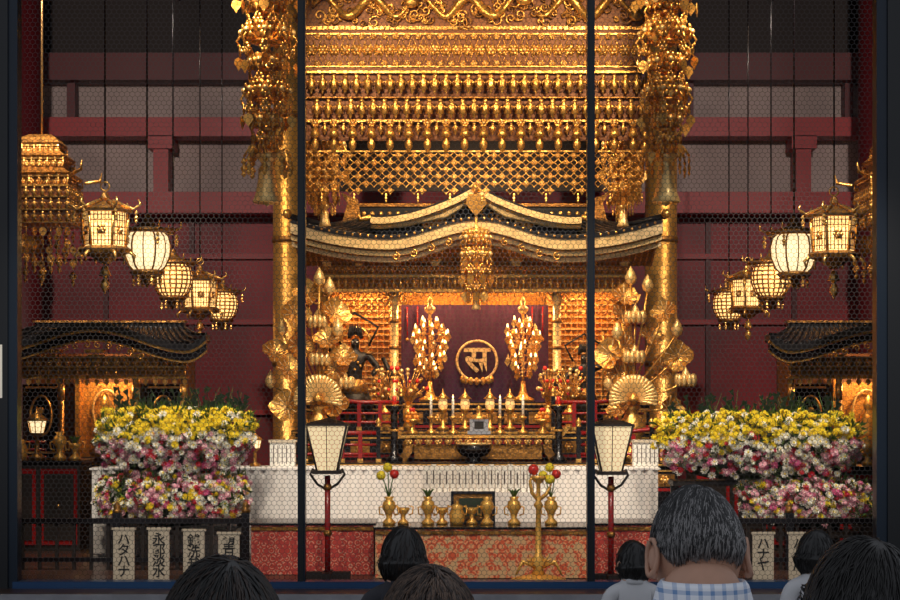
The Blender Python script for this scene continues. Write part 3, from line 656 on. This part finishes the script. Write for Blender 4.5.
def roundl(chain=4,white=True):
    m=MB(); m.tube([(0,0,.24),(0,0,chain)],.006,'lacquer',4)
    pr=[(.08,-.15),(.12,-.11),(.15,-.04),(.155,.03),(.14,.09),(.1,.13)]
    m.lathe(pr,(0,0,0),'glow_white' if white else 'glow',12,True)
    for i in range(12 if white else 20):
        a=2*pi*i/(12 if white else 20); m.tube([((q+.004)*math.cos(a),(q+.004)*math.sin(a),z) for q,z in pr],.004 if white and i%2 else .0065,'gold_dark',4)
    if not white:
        for k in range(1,8): 
            z=-.15+.28*k/8; q=.16*math.sqrt(max(.05,1-((z-.01)/.2)**2)); m.tube([(q*math.cos(i*pi/10),q*math.sin(i*pi/10),z) for i in range(20)],.007,'gold',4,True)
    m.lathe([(0,.25),(.02,.23),(.03,.2),(.06,.17),(.12,.15),(.19,.125),(.2,.14),(.185,.11),(.1,.115)],(0,0,0),'gold_dark',12)
    m.lathe([(0,-.26),(.02,-.23),(.03,-.2),(.1,-.17),(.12,-.15),(.09,-.13)],(0,0,0),'gold_dark',12)
    for i in range(6):
        a=i*pi/3; ca,sa=math.cos(a),math.sin(a); m.tube([(.18*ca,.18*sa,.13),(.23*ca,.23*sa,.15),(.23*ca,.23*sa,.19)],[.01,.008,.004],'gold',4); m.inst(chA,T(.2*ca,.2*sa,.11)@SC(.6)); m.inst(chA,T(.09*ca,.09*sa,-.16)@SC(.6))
    return m
hx=hexl(); rw=roundl(white=True); rg=roundl(white=False)
oh=hx.obj('hanging_hexagonal_lantern',(X(105,13.8),13.8,Z(228,13.8)),scale=1.14)
dup(oh,'hanging_hexagonal_lantern.001',(X(834,13.8),13.8,Z(233,13.8)),scale=1.14)
dup(oh,'hanging_hexagonal_lantern.002',(X(200,18),18,Z(293,18)),.2,1.12); dup(oh,'hanging_hexagonal_lantern.003',(X(748,18),18,Z(292,18)),.2,1.12)
ow=rw.obj('hanging_round_lantern',(X(147,14.6),14.6,Z(250,14.6)),scale=1.2); dup(ow,'hanging_round_lantern.001',(X(794,14.6),14.6,Z(252,14.6)),scale=1.2)
og=rg.obj('hanging_openwork_lantern',(X(173,16.3),16.3,Z(279,16.3)),scale=1.12); dup(og,'hanging_openwork_lantern.001',(X(771,16.3),16.3,Z(279,16.3)),scale=1.12)
dup(og,'hanging_openwork_lantern.002',(X(222,19.5),19.5,Z(305,19.5)),0,1.1); dup(og,'hanging_openwork_lantern.003',(X(729,19.5),19.5,Z(305,19.5)),0,1.1)
# =============================================================== hanging small canopies
def minican():
    m=MB()
    for k,(w,z) in enumerate([(.42,.55),(.34,.75),(.26,.9)]):
        m.lathe([(w*1.25,-.02),(w*1.3,.0),(w*1.0,.06),(w*.7,.1)],(0,0,z),'gold_dark',4,False,1,1,pi/4)
        m.bb(-w*.8,w*.8,-w*.8,w*.8,z-.15,z-.02,'gold_dark'); m.bb(-w*.86,w*.86,-w*.86,w*.86,z-.04,z-.02,'gold')
        for i in range(8):
            for s_ in(-1,1): t=-w*.8+1.6*w*i/7; m.inst(flo,T(t,s_*(w*.8+.01),z-.09)@SC(1.2)); m.inst(chA,T(t*1.1,s_*w*.92,z-.02)@SC(.6))
    w=.36; m.bb(-w,w,-w,w,.02,.42,'brown_panel')
    for z in(.0,.14,.28,.4): m.bb(-w-.02,w+.02,-w-.02,w+.02,z,z+.02,'gold')
    for i in range(9):
        for s_ in(-1,1):
            for z in(.13,.27,.4):
                t=-w+2*w*i/8; m.inst(fig,T(t,s_*(w+.02),z)@SC(.85)); m.inst(fig,T(s_*(w+.02),t,z)@RZ(pi/2)@SC(.85))
    for i in range(9):
        for s_ in(-1,1):
            t=-w+2*w*i/8; L=random.randint(3,10)
            for j in range(L): m.ball((t,s_*w,-.04-.05*j),.012,'gold_dark',5)
            for j in range(0,L,3): m.inst(plate,T(t,s_*w,-.04-.05*j)@RZ(R()*2)@SC(1.2))
            m.inst(flo,T(t,s_*w,-.05*L-.03)@SC(1.4)); m.inst(chB,T(t,s_*w,-.05*L)@SC(.7))
    for cx in(-1,1):
        for cy in(-1,1): m.tube([(cx*w*1.1,cy*w*1.1,.52),(cx*w*1.5,cy*w*1.5,.56),(cx*w*1.55,cy*w*1.55,.66)],[.02,.02,.005],'gold',5)
    m.tube([(0,0,.9),(0,0,4)],.015,'bronze',6)
    return m
mc=minican().obj('hanging_side_canopy',(X(42,15.2),15.2,Z(226,15.2)),scale=.76); dup(mc,'hanging_side_canopy.001',(X(896,15.2),15.2,Z(228,15.2)),scale=.76)
# =============================================================== side shrines
def sides():
    m=MB(); hw=1.05; w2=.82
    def e(x): a=abs(x)/hw; return 1.70+.20*(.5+.5*math.cos(pi*min(1,a*1.15)))+(.10*max(0,(a-.8)/.2)**2)
    RT=1.93
    cur=[(-hw+2*hw*i/40,e(-hw+2*hw*i/40)) for i in range(41)]
    m.ribbon(cur,.0,.06,-.02,.3,'tile'); m.ribbon(cur,-.025,0,0,.1,'gold'); m.ribbon(cur,-.09,-.03,.02,.1,'lacquer'); m.ribbon(cur,-.11,-.09,.03,.1,'gold')
    m.grid(lambda u,v:((-hw+2*hw*u)*(1-.35*v),0+.9*v,e(-hw+2*hw*u)*(1-v)+RT*v-.04*math.sin(pi*v)+.05),40,5,'tile')
    for i in range(31):
        u=i/30; m.tube([((-hw+2*hw*u)*(1-.35*v),.9*v,e(-hw+2*hw*u)*(1-v)+RT*v-.04*math.sin(pi*v)+.06) for v in(0,.25,.5,.75,1)],.014,'tile',5)
    m.bb(-.72,.72,.85,.97,RT-.04,RT+.08,'tile'); m.bb(-.74,.74,.83,.99,RT+.07,RT+.09,'gold_dark')
    m.bb(-w2,w2,.25,.33,1.45,1.66,'gold_dark')
    for z in(1.45,1.55,1.64): m.bb(-w2-.02,w2+.02,.22,.35,z,z+.018,'gold')
    for i in range(19):
        x=-w2+2*w2*i/18; m.inst(flo,T(x,.235,1.6)@SC(1.3)); m.inst(chA,T(x,.23,1.55)@SC(.5)); m.inst(plate,T(x,.23,1.45)@SC(.7))
    for xc in(-.8,-.4,0,.4,.8):
        for k in range(3): w=.08+.05*k; m.bb(xc-w/2,xc+w/2,.2-.06*k,.28,1.6+.045*k,1.63+.045*k,'gold')
    for i in range(10): spiral(m,-.45+.1*i,.01,e(-.45+.1*i)-.14,.035,1 if i%2 else -1,.009,1.2,R()*6,'gold')
    for xc in(-.8,-.35,.35,.8): m.lathe([(.04,0),(.045,.04),(.03,.07),(.03,.8)],(xc,.3,.65),'gold_dark',12); m.lathe([(.034,.6),(.034,.75)],(xc,.3,.65),'gold',12)
    m.bb(-w2,w2,.9,.94,.65,1.7,'brown_panel')
    m.bb(-.28,.28,.8,.84,.7,1.42,'gold_panel'); 
    for s_ in(-1,1): 
        m.bb(s_*.29-.02,s_*.29+.02,.74,.8,.68,1.45,'gold')
        a,b=sorted((s_*.4,s_*.76)); m.bb(a,b,.5,.53,.7,1.4,'lacquer'); m.bb(a+.03,b-.03,.49,.5,1.36,1.38,'gold'); m.bb(a+.03,b-.03,.49,.5,.74,.76,'gold')
        xc=(a+b)/2; m.tube([(xc+.1*math.cos(i*pi/12),.48,1.1+.19*math.sin(i*pi/12)) for i in range(24)],.012,'gold',5,True); m.ball((xc,.48,1.15),.035,'gold',8,(1,.3,1)); m.ball((xc,.48,1.0),.03,'gold',8,(1,.3,1))
    m.lathe([(.14,0),(.16,.04),(.1,.08),(.15,.12),(.13,.17)],(0,.62,.72),'gold',14); m.lathe([(.13,.17),(.12,.22),(.075,.3),(.08,.38),(.03,.42),(.045,.45),(.05,.5),(.03,.54),(.015,.57),(0,.58)],(0,.62,.72),'gold',14,True,1,.7)
    m.tube([(.13*math.cos(i*pi/12),.7,1.15+.2*math.sin(i*pi/12)) for i in range(24)],.012,'gold_pale',5,True)
    m.bb(-.95,.95,.1,1.0,0,.6,'lacquer'); m.bb(-.98,.98,.07,1.0,.6,.65,'lacquer'); m.bb(-.98,.98,.06,.07,.61,.635,'gold')
    for i in range(8): m.bb(-.85+.22*i,-.7+.22*i,.085,.1,.3,.5,'gold_dark')
    for s_ in(-1,1):
        for k in range(3): m.tube([(s_*.98,.12,.72+.07*k),(s_*.45,.12,.72+.07*k)],.012,'red_lacquer',5)
    return m
ss=sides().obj('side_shrine',(X(92,16.6),16.6,0)); dup(ss,'side_shrine.001',(X(884,16.6),16.6,0))
# =============================================================== flowers
def flower(mt,cen,r=.036):
    m=MB(); V=[];Fc=[]
    for L,(rr,z,n) in enumerate([(r,.0,9),(r*.72,.012,7),(r*.42,.02,5)]):
        for i in range(n):
            a=2*pi*i/n+L*.3; da=pi/n*.85; b=len(V)
            V+=[(0,0,z-.012),(rr*.75*math.cos(a-da),rr*.75*math.sin(a-da),z),(rr*math.cos(a),rr*math.sin(a),z+.008),(rr*.75*math.cos(a+da),rr*.75*math.sin(a+da),z)]; Fc.append((b,b+1,b+2,b+3))
    m.add(V,Fc,mt); m.ball((0,0,.016),r*.24,cen,5); return m
FL={'y':flower('f_yellow','f_yellow'),'w':flower('f_white','f_yellow'),'p':flower('f_pink','f_white'),'r':flower('f_red','f_mag',.032),'m':flower('f_mag','f_pink')}
def bank(m,cx,cy,cz,a,b,h,n,pal,seed):
    rnd=random.Random(seed)
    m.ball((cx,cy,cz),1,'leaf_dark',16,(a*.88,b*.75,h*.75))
    def bump(u,ph): return 1+.10*math.sin(u*9+seed)*math.cos(ph*5+seed)+.06*math.sin(u*23+ph*11)
    for i in range(n):
        u=rnd.uniform(-1,1); ph=rnd.uniform(-.45,1.9); k=(1-abs(u)**3)**.5; jit=rnd.uniform(.86,1.1)*bump(u,ph)
        x=a*u*(1+.03*math.sin(ph*9)); yy=-b*math.cos(ph)*(.25+.75*k)*jit; zz=h*math.sin(ph)*(.55+.45*k)*jit
        nrm=Vector((u*.5,-math.cos(ph)-.6,math.sin(ph)*.8+.35)).normalized()+Vector((rnd.uniform(-.4,.4),rnd.uniform(-.2,.2),rnd.uniform(-.3,.3)))
        if i%4==0:
            e=Vector((x,yy,zz)); d=nrm.normalized()*.05
            for q in range(3):
                s_=Vector((rnd.uniform(-.025,.025),0,rnd.uniform(-.025,.025))); c0=Vector((cx,cy,cz))+e; dd=d+s_*1.2
                m.add([c0,c0+dd*.6+s_*.5,c0+dd*1.3,c0+dd*.6-s_*.5],[(0,1,2,3)],'leaf')
            continue
        q=nrm.to_track_quat('Z','Y').to_matrix().to_4x4(); p=T(cx+x,cy+yy,cz+zz)
        m.inst(FL[pal(math.sin(ph)*jit,u,rnd)],p@q@SC(rnd.uniform(.6,1.05)))
def pal1(t,u,r):
    q=r.random(); t+=.12*math.sin(u*11)
    if t>.38: return 'y' if q<.86 else 'w'
    if t>-.02: return 'w' if q<.66 else('y' if q<.84 else('p' if q<.93 else 'r'))
    return 'p' if q<.35 else('w' if q<.78 else('r' if q<.93 else 'm'))
def pal2(t,u,r):
    q=r.random()
    return 'p' if q<.25 else('w' if q<.62 else('y' if q<.76 else('r' if q<.9 else 'm')))
def pal3(t,u,r):
    q=r.random()
    return 'w' if q<.45 else('p' if q<.72 else('r' if q<.88 else 'm'))
def fstand(cx,a,a2,off,seed,ztop,zm,zl):
    m=MB(); y=13.95
    h1=(ztop-zm)*.5; c1=ztop-h1; bank(m,cx,y,c1,a,.3,h1,1150,pal1,seed)
    bank(m,cx,y-.02,zm+.12,a*.9,.27,.17,520,pal3,seed+1)
    h2=(zm-zl)*.6; bank(m,cx+off,y-.12,zl+h2*.72,a2,.27,h2,950,pal2,seed+2)
    rnd=random.Random(seed)
    for i in range(70):
        x=cx+rnd.uniform(-a*.9,a*.9); hh=ztop+rnd.uniform(-.02,.2); xo=x+rnd.uniform(-.1,.1)
        m.tube([(x,y+.15,c1),(x,y+.15,ztop-.05),(xo,y+.13,hh)],[.004,.004,.001],'leaf',3)
        for k in range(5):
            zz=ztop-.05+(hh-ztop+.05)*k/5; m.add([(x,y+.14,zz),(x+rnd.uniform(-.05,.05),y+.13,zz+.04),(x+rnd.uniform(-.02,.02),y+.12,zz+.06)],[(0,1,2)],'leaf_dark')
    for i in range(60):
        x=cx+rnd.uniform(-a*.97,a*.97); zz=ztop-.04+rnd.uniform(-.03,.06); m.tube([(x,y+.05,c1),(x,y+.02,zz)],.003,'leaf',3); m.inst(FL['y'],T(x,y+.02,zz)@RX(.5+rnd.random())@SC(rnd.uniform(.6,1.)))
    m.bb(cx-a*.85,cx+a*.85,y-.1,y+.2,zm-.04,zm,'dark_wood')
    for s_ in(-1,1): m.bb(cx+s_*a*.8-.03,cx+s_*a*.8+.03,y+.1,y+.16,0,zm,'dark_wood')
    m.bb(cx+off-a2*.85,cx+off+a2*.85,y-.3,y+.1,zl-.06,zl-.02,'dark_wood')
    for s_ in(-1,1): m.bb(cx+off+s_*a2*.8-.03,cx+off+s_*a2*.8+.03,y-.28,y-.22,0,zl-.03,'dark_wood')
    return m
fstand(X(177,13.95),.60,.58,0,3,Z(412,14),Z(474,14),Z(524,14)).obj('chrysanthemum_display')
fstand(X(757,13.95),.78,.5,.33,11,Z(416,14),Z(480,14),Z(527,14)).obj('chrysanthemum_display.001')
# =============================================================== signs
def sign(u,h,txt,name,d=12.35,sz=.09):
    m=MB(); w=.145; m.bb(-w/2,w/2,-.01,.01,0,h,'board'); m.bb(-w/2-.01,w/2+.01,-.015,.015,h,h+.015,'board'); m.bb(-.05,.05,.01,.12,0,.03,'dark_wood')
    o=m.obj(name,(X(u,d),d,0.0))
    c=bpy.data.curves.new('lettering','FONT'); c.body='\n'.join(txt); c.size=sz; c.space_line=.82; c.align_x='CENTER'; c.extrude=.001; c.offset=.001
    t=bpy.data.objects.new('lettering',c); bpy.context.scene.collection.objects.link(t); t.rotation_euler=(pi/2,0,0); t.location=(0,-.0125,h-.095); c.materials.append(MATS['ink']); t.parent=o
sg=[(124,.36,'ハタハナ'),(159,.36,'永都淡水'),(194,.35,'銭洗弁'),(229,.33,'望月堂'),(763,.33,'ハナヤ'),(799,.33,'ハタ屋')]
for i,(u,h,t) in enumerate(sg): sign(u,h,t,'wooden_name_board'+('.%03d'%i if i else ''))
# =============================================================== low furniture left/right
def lowrail(x0,x1,name):
    m=MB(); y=13.25
    m.bb(x0,x1,y-.03,y+.03,.34,.38,'lacquer'); m.bb(x0,x1,y-.02,y+.02,.06,.09,'lacquer'); n=int((x1-x0)/.12)
    for i in range(n+1): x=x0+(x1-x0)*i/n; m.bb(x-.012,x+.012,y-.012,y+.012,.0,.35,'dark_wood')
    for x in(x0,(x0+x1)/2,x1): m.bb(x-.03,x+.03,y-.035,y+.035,0,.42,'lacquer'); m.lathe([(.03,0),(.035,.02),(.02,.03),(.03,.05),(0,.09)],(x,y,.42),'gold_dark',8)
    m.obj(name)
lowrail(-3.4,X(246,13.25),'low_lacquer_railing'); lowrail(X(666,13.25),3.4,'low_lacquer_railing.001')
def cab(x0,x1,y0,y1,z,name,red):
    m=MB(); m.bb(x0,x1,y0,y1,0,z-.03,'dark_wood'); m.bb(x0-.02,x1+.02,y0-.02,y1+.02,z-.03,z,'lacquer')
    n=max(2,int((x1-x0)/.3))
    for i in range(n): a=x0+(x1-x0)*i/n; b=x0+(x1-x0)*(i+1)/n; m.bb(a+.02,b-.02,y0-.012,y0,.05,z-.07,red); m.bb(a+.05,b-.05,y0-.02,y0-.012,.09,z-.11,'dark_wood'); m.ball(((a+b)/2,y0-.025,z/2),.015,'gold',6)
    m.obj(name)
cab(-3.75,X(92,15)-.08,14.9,15.4,.75,'lacquer_offering_cabinet','red_lacquer'); cab(2.02,3.9,14.9,15.4,.7,'lacquer_offering_cabinet.001','red_lacquer')
gl2=MB(); gl2.lathe([(.07,0),(.08,.03),(.025,.06),(.02,.2),(.05,.23),(.07,.25)],(0,0,0),'gold_dark',10); gl2.lathe([(.06,.25),(.085,.36)],(0,0,0),'glow_white',8); gl2.lathe([(.12,.36),(.06,.41),(.02,.44),(0,.5)],(0,0,0),'gold',8)
for i in range(8): a=i*pi/4; gl2.tube([(.062*math.cos(a),.062*math.sin(a),.25),(.088*math.cos(a),.088*math.sin(a),.36)],.005,'gold',4)
q0=gl2.obj('gilt_table_lantern',(X(37,15.1),15.1,.75),scale=.9); dup(q0,'gilt_table_lantern.001',(X(255,14.75),14.75,.705),scale=.6)
k=0
for u in(60,75,20,700,720,850,868):
    z=.75 if u<300 else .7; d=15.15; ves(k%3,'leaf' if k%2 else None).obj('gold_altar_vessel.%03d'%(20+k),(X(u,d),d,z),scale=1.1); k+=1
# =============================================================== people
def hp(x,y,z):
    w=.077; Y=.098
    if z<0:
        w*=1-.28*(-z)**1.3
        if y<0: Y*=1-.32*(-z)
    py=Y*y+(.02*(-z) if z<0 else 0)
    if y>0:
        py+=.024*math.exp(-((x/.13)**2+((z+.14)/.2)**2))-.008*math.exp(-(((abs(x)-.38)/.15)**2+((z-.03)/.12)**2))
        py+=.006*math.exp(-((x/.3)**2+((z+.52)/.1)**2))
    return Vector((w*x,py,.118*z))
def hairline(x,y,short): 
    t=max(0,min(1,(y+.25)/.9)); h=(-.30 if short else -.42)+(.83 if short else .95)*t*t*(3-2*t)
    if short and abs(x)>.5 and y>-.6: h=max(h,-.30+.55*min(1,(abs(x)-.5)/.3)*min(1,(y+.6)/.4))
    if short: h+=.02*math.sin(x*23)
    if not short and y<.2: h-=.35
    return h
def head(m,M,hair,hair2,style,nstr,seed):
    old=m.M; m.M=old@M; nu,nv=40,28; sh=style=='short'
    def sp(u,v): a=2*pi*u; b=pi*v; return(math.sin(b)*math.cos(a),math.sin(b)*math.sin(a),math.cos(b))
    m.grid(lambda u,v:hp(*sp(u,v)),nu,nv,'skin')
    for s_ in(-1,1):
        m.ball(hp(s_*.36,.9,.03)+Vector((0,.0,0)),.0125,'candle',8); m.ball(hp(s_*.36,.9,.03)+Vector((0,.009,0)),.006,'eye',6)
        m.tube([hp(s_*.2,.97,.16),hp(s_*.4,.9,.2),hp(s_*.55,.8,.15)],.0035,hair,4)
        E0=m.M; m.M=E0@T(s_*.077,-.002,-.008)@RZ(-s_*.35)
        m.tube([(s_*(.010+.003*abs(math.sin(a*pi/8))),-.008+.017*math.cos(a*pi/8)-.006*math.sin(a*pi/8),.031*math.sin(a*pi/8)) for a in range(16)],.0048,'skin',6,True)
        m.ball((s_*.006,-.006,-.0),.026,'skin',10,(.28,.6,1.02)); m.ball((s_*.008,-.003,-.028),.009,'skin',6)
        m.M=E0
    m.tube([hp(-.25,.92,-.5),hp(0,.97,-.49),hp(.25,.92,-.5)],[.003,.006,.003],'lips',5)
    rnd=random.Random(seed); inf=1.05 if sh else 1.14
    V=[];idx={};Fc=[]; nu,nv=72,50
    for j in range(nv+1):
        for i in range(nu+1):
            x,y,z=sp(i/nu,j/nv); hl=hairline(x,y,sh)
            k=1.0+(inf-1)*max(0,min(1,(z-hl)/.3))**.7
            p=hp(x,y,z)*k; 
            if not sh and y<.2 and z<0: p=Vector((p.x*1.12,p.y*1.18-.01,p.z))
            V.append(p); idx[(i,j)]=(z-hl)
    for j in range(nv):
        for i in range(nu):
            if min(idx[(i,j)],idx[(i+1,j)],idx[(i,j+1)],idx[(i+1,j+1)])>-.01: Fc.append((j*(nu+1)+i,j*(nu+1)+i+1,(j+1)*(nu+1)+i+1,(j+1)*(nu+1)+i))
    m.add(V,Fc,hair,True)
    for i in range(nstr):
        while 1:
            v=Vector((rnd.gauss(0,1),rnd.gauss(0,1),rnd.gauss(0,1))).normalized(); hl=hairline(v.x,v.y,sh)
            if v.z>hl+.02: break
        wh=Vector((0.15,-.25,.9)).normalized()
        dn=(v-wh); dn=dn-v*dn.dot(v)
        if dn.length<.05: dn=Vector((rnd.gauss(0,1),rnd.gauss(0,1),0))
        cl=math.sin(v.x*19+seed)*math.cos(v.z*15)*.35 if sh else 0
        dn.normalize(); dn+=Vector((rnd.gauss(0,.2)+cl,rnd.gauss(0,.2),rnd.gauss(0,.2)))
        L=.30 if sh else .5; pts=[]
        edge=max(.15,min(1,(v.z-hl)/.35))
        for k in range(4):
            t=k/3; w=(v+dn*L*t*(edge if sh else 1)).normalized(); lift=(1+(inf-1.0)*edge**.7-.008+(.02*t+.022*math.sin(pi*t*.8))*edge if sh else inf-.012+.03*math.sin(pi*t))+rnd.random()*.01
            h2=hairline(w.x,w.y,sh)
            if w.z<h2-.05: w.z=h2-.05; lift=min(lift,1.02 if sh else lift)
            p=hp(*w)*lift
            if not sh and w.y<.2 and w.z<0: p=Vector((p.x*1.12,p.y*1.18-.01,p.z))
            pts.append(p)
        g2=.45
        if hair2=='hair_grey2': g2=.15+.65*max(0,min(1,(.7-v.z)*1.1))
        m.tube(pts,[.0012,.0015,.0012,.0003],hair2 if rnd.random()<g2 else hair,3)
    m.M=old
def hand(m,P,s_):
    def ch(pts,rs,mt='skin'):
        J={str(i):(tuple(p),r) for i,(p,r) in enumerate(zip(pts,rs))}; V,Fc=skin_data(J,[(str(i),str(i+1)) for i in range(len(pts)-1)],1); m.add(V,Fc,mt,True)
    P=Vector(P); ch([P+Vector((0,0,.02)),P+Vector((0,.005,-.03)),P+Vector((0,.01,-.085))],[(.024,.02),(.02,.036),(.016,.04)])
    for i,(L,oy) in enumerate([(.065,.036),(.075,.013),(.07,-.01),(.055,-.03)]):
        b=P+Vector((0,.01+oy,-.08)); ch([b,b+Vector((-s_*.005,.002,-L*.45)),b+Vector((-s_*.018,.004,-L*.8)),b+Vector((-s_*.03,.004,-L))],[.0095,.009,.008,.007])
    b=P+Vector((-s_*.005,.03,-.03)); ch([b,b+Vector((-s_*.012,.03,-.025)),b+Vector((-s_*.018,.04,-.055))],[.012,.0105,.009])
def person(name,u,d,top,shirt,pants,hair,hair2,style='short',bow=.3,nstr=500,seed=1,turn=0,hs=1.0,bodyk=None):
    zt=Z(top,d); H=zt-GROUND; k=bodyk or (H/ (1.70-.05*bow)); 
    J={'pel':((0,0,.93),(.15,.11)),'sp':((0,0,1.08),(.14,.1)),'ch':((0,0,1.27),(.165,.11)),'nb':((0,0,1.40),(.09,.075)),'nt':((0,.02,1.48),.062),'nt2':((0,.04,1.54),.058),
       'sl':((-.165,-.01,1.36),.062),'el':((-.225,-.03,1.1),.044),'wl':((-.23,.05,.87),.028),'sr':((.165,-.01,1.36),.062),'er':((.225,-.03,1.1),.044),'wr':((.23,.05,.87),.028),
       'hl':((-.09,0,.85),.09),'kl':((-.1,.02,.5),.062),'al':((-.1,-.02,.1),.042),'tl':((-.11,.13,.045),.04),'hr':((.09,0,.85),.09),'kr':((.1,.02,.5),.062),'ar':((.1,-.02,.1),.042),'tr':((.11,.13,.045),.04)}
    E=[('pel','sp'),('sp','ch'),('ch','nb'),('nb','nt'),('nt','nt2'),('nb','sl'),('sl','el'),('el','wl'),('nb','sr'),('sr','er'),('er','wr'),('pel','hl'),('hl','kl'),('kl','al'),('al','tl'),('pel','hr'),('hr','kr'),('kr','ar'),('ar','tr')]
    V,Fc=skin_data(J,E,2); zmin=min(v[2] for v in V)
    V=[(v[0],v[1],v[2]-zmin) for v in V]
    m=MB()
    g={}
    for f in Fc:
        c=[sum(V[i][a] for i in f)/len(f) for a in range(3)]
        r=math.hypot(c[0],c[1]-.01)
        mt='skin' if (c[2]>1.43 and r<.1) else (pants if c[2]<.95 and abs(c[0])<.19 else ('skin' if c[2]<.9 and abs(c[0])>.19 else shirt))
        if c[2]<.09: mt='shoe'
        g.setdefault(mt,[]).append(f)
    for mt,fl in g.items():
        ids={};vv=[];ff=[]
        for f in fl:
            q=[]
            for i in f:
                if i not in ids: ids[i]=len(vv); vv.append(V[i])
                q.append(ids[i])
            ff.append(tuple(q))
        m.add(vv,ff,mt,True)
    m.lathe([(.074,1.42),(.067,1.45),(.064,1.475),(.067,1.482),(.073,1.474),(.084,1.435),(.094,1.41)],(0,.010,0),shirt,24,True,1.02,1.0)
    hand(m,(-.23,.05,.86),-1); hand(m,(.23,.05,.86),1)
    hc=H/k-hs*1.07*math.hypot(.118*math.cos(bow),.098*math.sin(bow))-.008
    head(m,T(0,.035+.09*bow,hc)@RZ(turn)@RX(-bow)@SC(hs),hair,hair2,style,nstr,seed)
    m.obj(name,(X(u,d),d,GROUND),scale=k)
person('grey_haired_man',704,2.95,483,'plaid','cloth_dark','hair_grey','hair_grey2','short',.45,7500,1,.12,.95,1.015)
person('dark_haired_woman',218,2.45,560,'cloth_dark','cloth_dark','hair_black','hair_brown','bob',.1,2200,2,.1,1.12)
person('brown_haired_man',428,2.9,563,'cloth_brown','cloth_dark','hair_brown','hair_brown2','short',.15,5500,3,-.1,1.18)
person('dark_haired_man',872,2.75,540,'cloth_dark','cloth_dark','hair_black','hair_black','bob',.1,1500,4,.2,1.13)
person('child_visitor',403,6.9,527,'cloth_dark','cloth_dark','hair_black','hair_brown','bob',.1,500,5,0,1.3)
person('child_visitor.001',634,8.3,541,'cloth_white','cloth_dark','hair_black','hair_black','bob',.1,400,6,.3,1.3)
person('child_visitor.002',817,8.0,530,'cloth_white','cloth_dark','hair_black','hair_black','bob',.1,400,7,-.6,1.3)
# =============================================================== lights
def spot(loc,tgt,e,col=(1,.72,.42),ang=70,name='fill_spotlight',rad=.12):  # added fill spot, kept out of view, in a made-up housing
    m=MB(); dirv=(Vector(tgt)-Vector(loc)).normalized(); q=dirv.to_track_quat('-Z','Y')
    m.lathe([(.09,-.02),(.09,.16),(.05,.2),(0,.2)],(0,0,0),'lacquer',14)
    o=m.obj(name,loc); o.rotation_euler=q.to_euler()
    l=bpy.data.lights.new('fill_light','SPOT'); l.energy=e; l.color=col; l.spot_size=math.radians(ang); l.spot_blend=.7; l.shadow_soft_size=rad
    lo=bpy.data.objects.new('fill_light',l); bpy.context.scene.collection.objects.link(lo); lo.parent=o; lo.location=(0,0,-.05)
    return o
spot((-1.0,12.7,4.75),(-.2,15,3.7),300,ang=65); spot((1.4,12.7,4.75),(.6,15,3.7),300,ang=65)
spot((.2,12.5,4.4),(.25,15.6,.9),560,col=(1,.8,.58),ang=60)
spot((-2.2,12.5,4.4),(-2.1,14,.8),520,col=(1,.93,.82),ang=55); spot((2.3,12.5,4.4),(2.3,14,.8),520,col=(1,.93,.82),ang=55)
spot((-.5,15.35,4.4),(.1,16.9,2.3),240,ang=95); spot((1.0,15.35,4.4),(.4,16.9,2.3),240,ang=95)
spot((-1.7,13.4,4.9),(-1.3,15.7,1.6),230,ang=45);spot((2.1,13.4,4.9),(1.7,15.7,1.6),230,ang=45)
spot((-3.6,13.0,5.2),(-3.6,21.9,2.6),950,col=(1,.86,.76),ang=80); spot((3.6,13.0,5.2),(3.6,21.9,2.6),950,col=(1,.86,.76),ang=80)
spot((-2.6,17.6,5.2),(-1.7,18.9,2.6),80,ang=70); spot((3.1,17.6,5.2),(2.2,18.9,2.6),80,ang=70)
spot((-3.0,14.2,4.9),(-3.3,16.6,1.3),240,ang=50); spot((3.2,14.2,4.9),(3.7,16.6,1.3),240,ang=50)
# fill spots added outside, out of view, brightening the hall front through the screen
for x,tx in((-2.2,-2.0),(0.2,.25),(2.5,2.2)): spot((x,9.0,3.9),(tx,13.4,.5),400 if abs(x)>1 else 480,col=(1,.88,.72),ang=38,name='front_fill_spotlight')
def pt(name,loc,e,col=(1,.62,.28),rad=.06):  # added fill point light with a made-up holder
    m=MB(); m.lathe([(.03,.05),(.03,.09),(.012,.1),(.012,.13)],(0,0,0),'gold_dark',10); o=m.obj(name,loc)
    l=bpy.data.lights.new('fill_light','POINT'); l.energy=e; l.color=col; l.shadow_soft_size=rad; lo=bpy.data.objects.new('fill_light',l); bpy.context.scene.collection.objects.link(lo); lo.parent=o
for i,x in enumerate((-1.1,-.4,.4,1.1)): pt('shrine_interior_fill'+('.%03d'%i if i else ''),(CX+x,17.3,2.5),30)  # unseen fill points added behind the frieze to light the gold
pt('side_shrine_fill',(X(92,16.6),17.05,1.5),14); pt('side_shrine_fill.001',(X(884,16.6),17.05,1.5),14)  # unseen fill points added to brighten the side shrine interiors
# world daylight
w=bpy.data.worlds.new('W'); bpy.context.scene.world=w; w.use_nodes=True
bg=w.node_tree.nodes['Background']; bg.inputs[0].default_value=(.76,.8,.88,1); bg.inputs[1].default_value=.48
# camera
cam=bpy.data.cameras.new('Camera'); cam.sensor_width=36; cam.lens=72; cam.shift_y=(HY-300)/900; cam.clip_end=200
co=bpy.data.objects.new('Camera',cam); bpy.context.scene.collection.objects.link(co); co.location=(0,0,CH); co.rotation_euler=(pi/2,0,0)
bpy.context.scene.camera=co
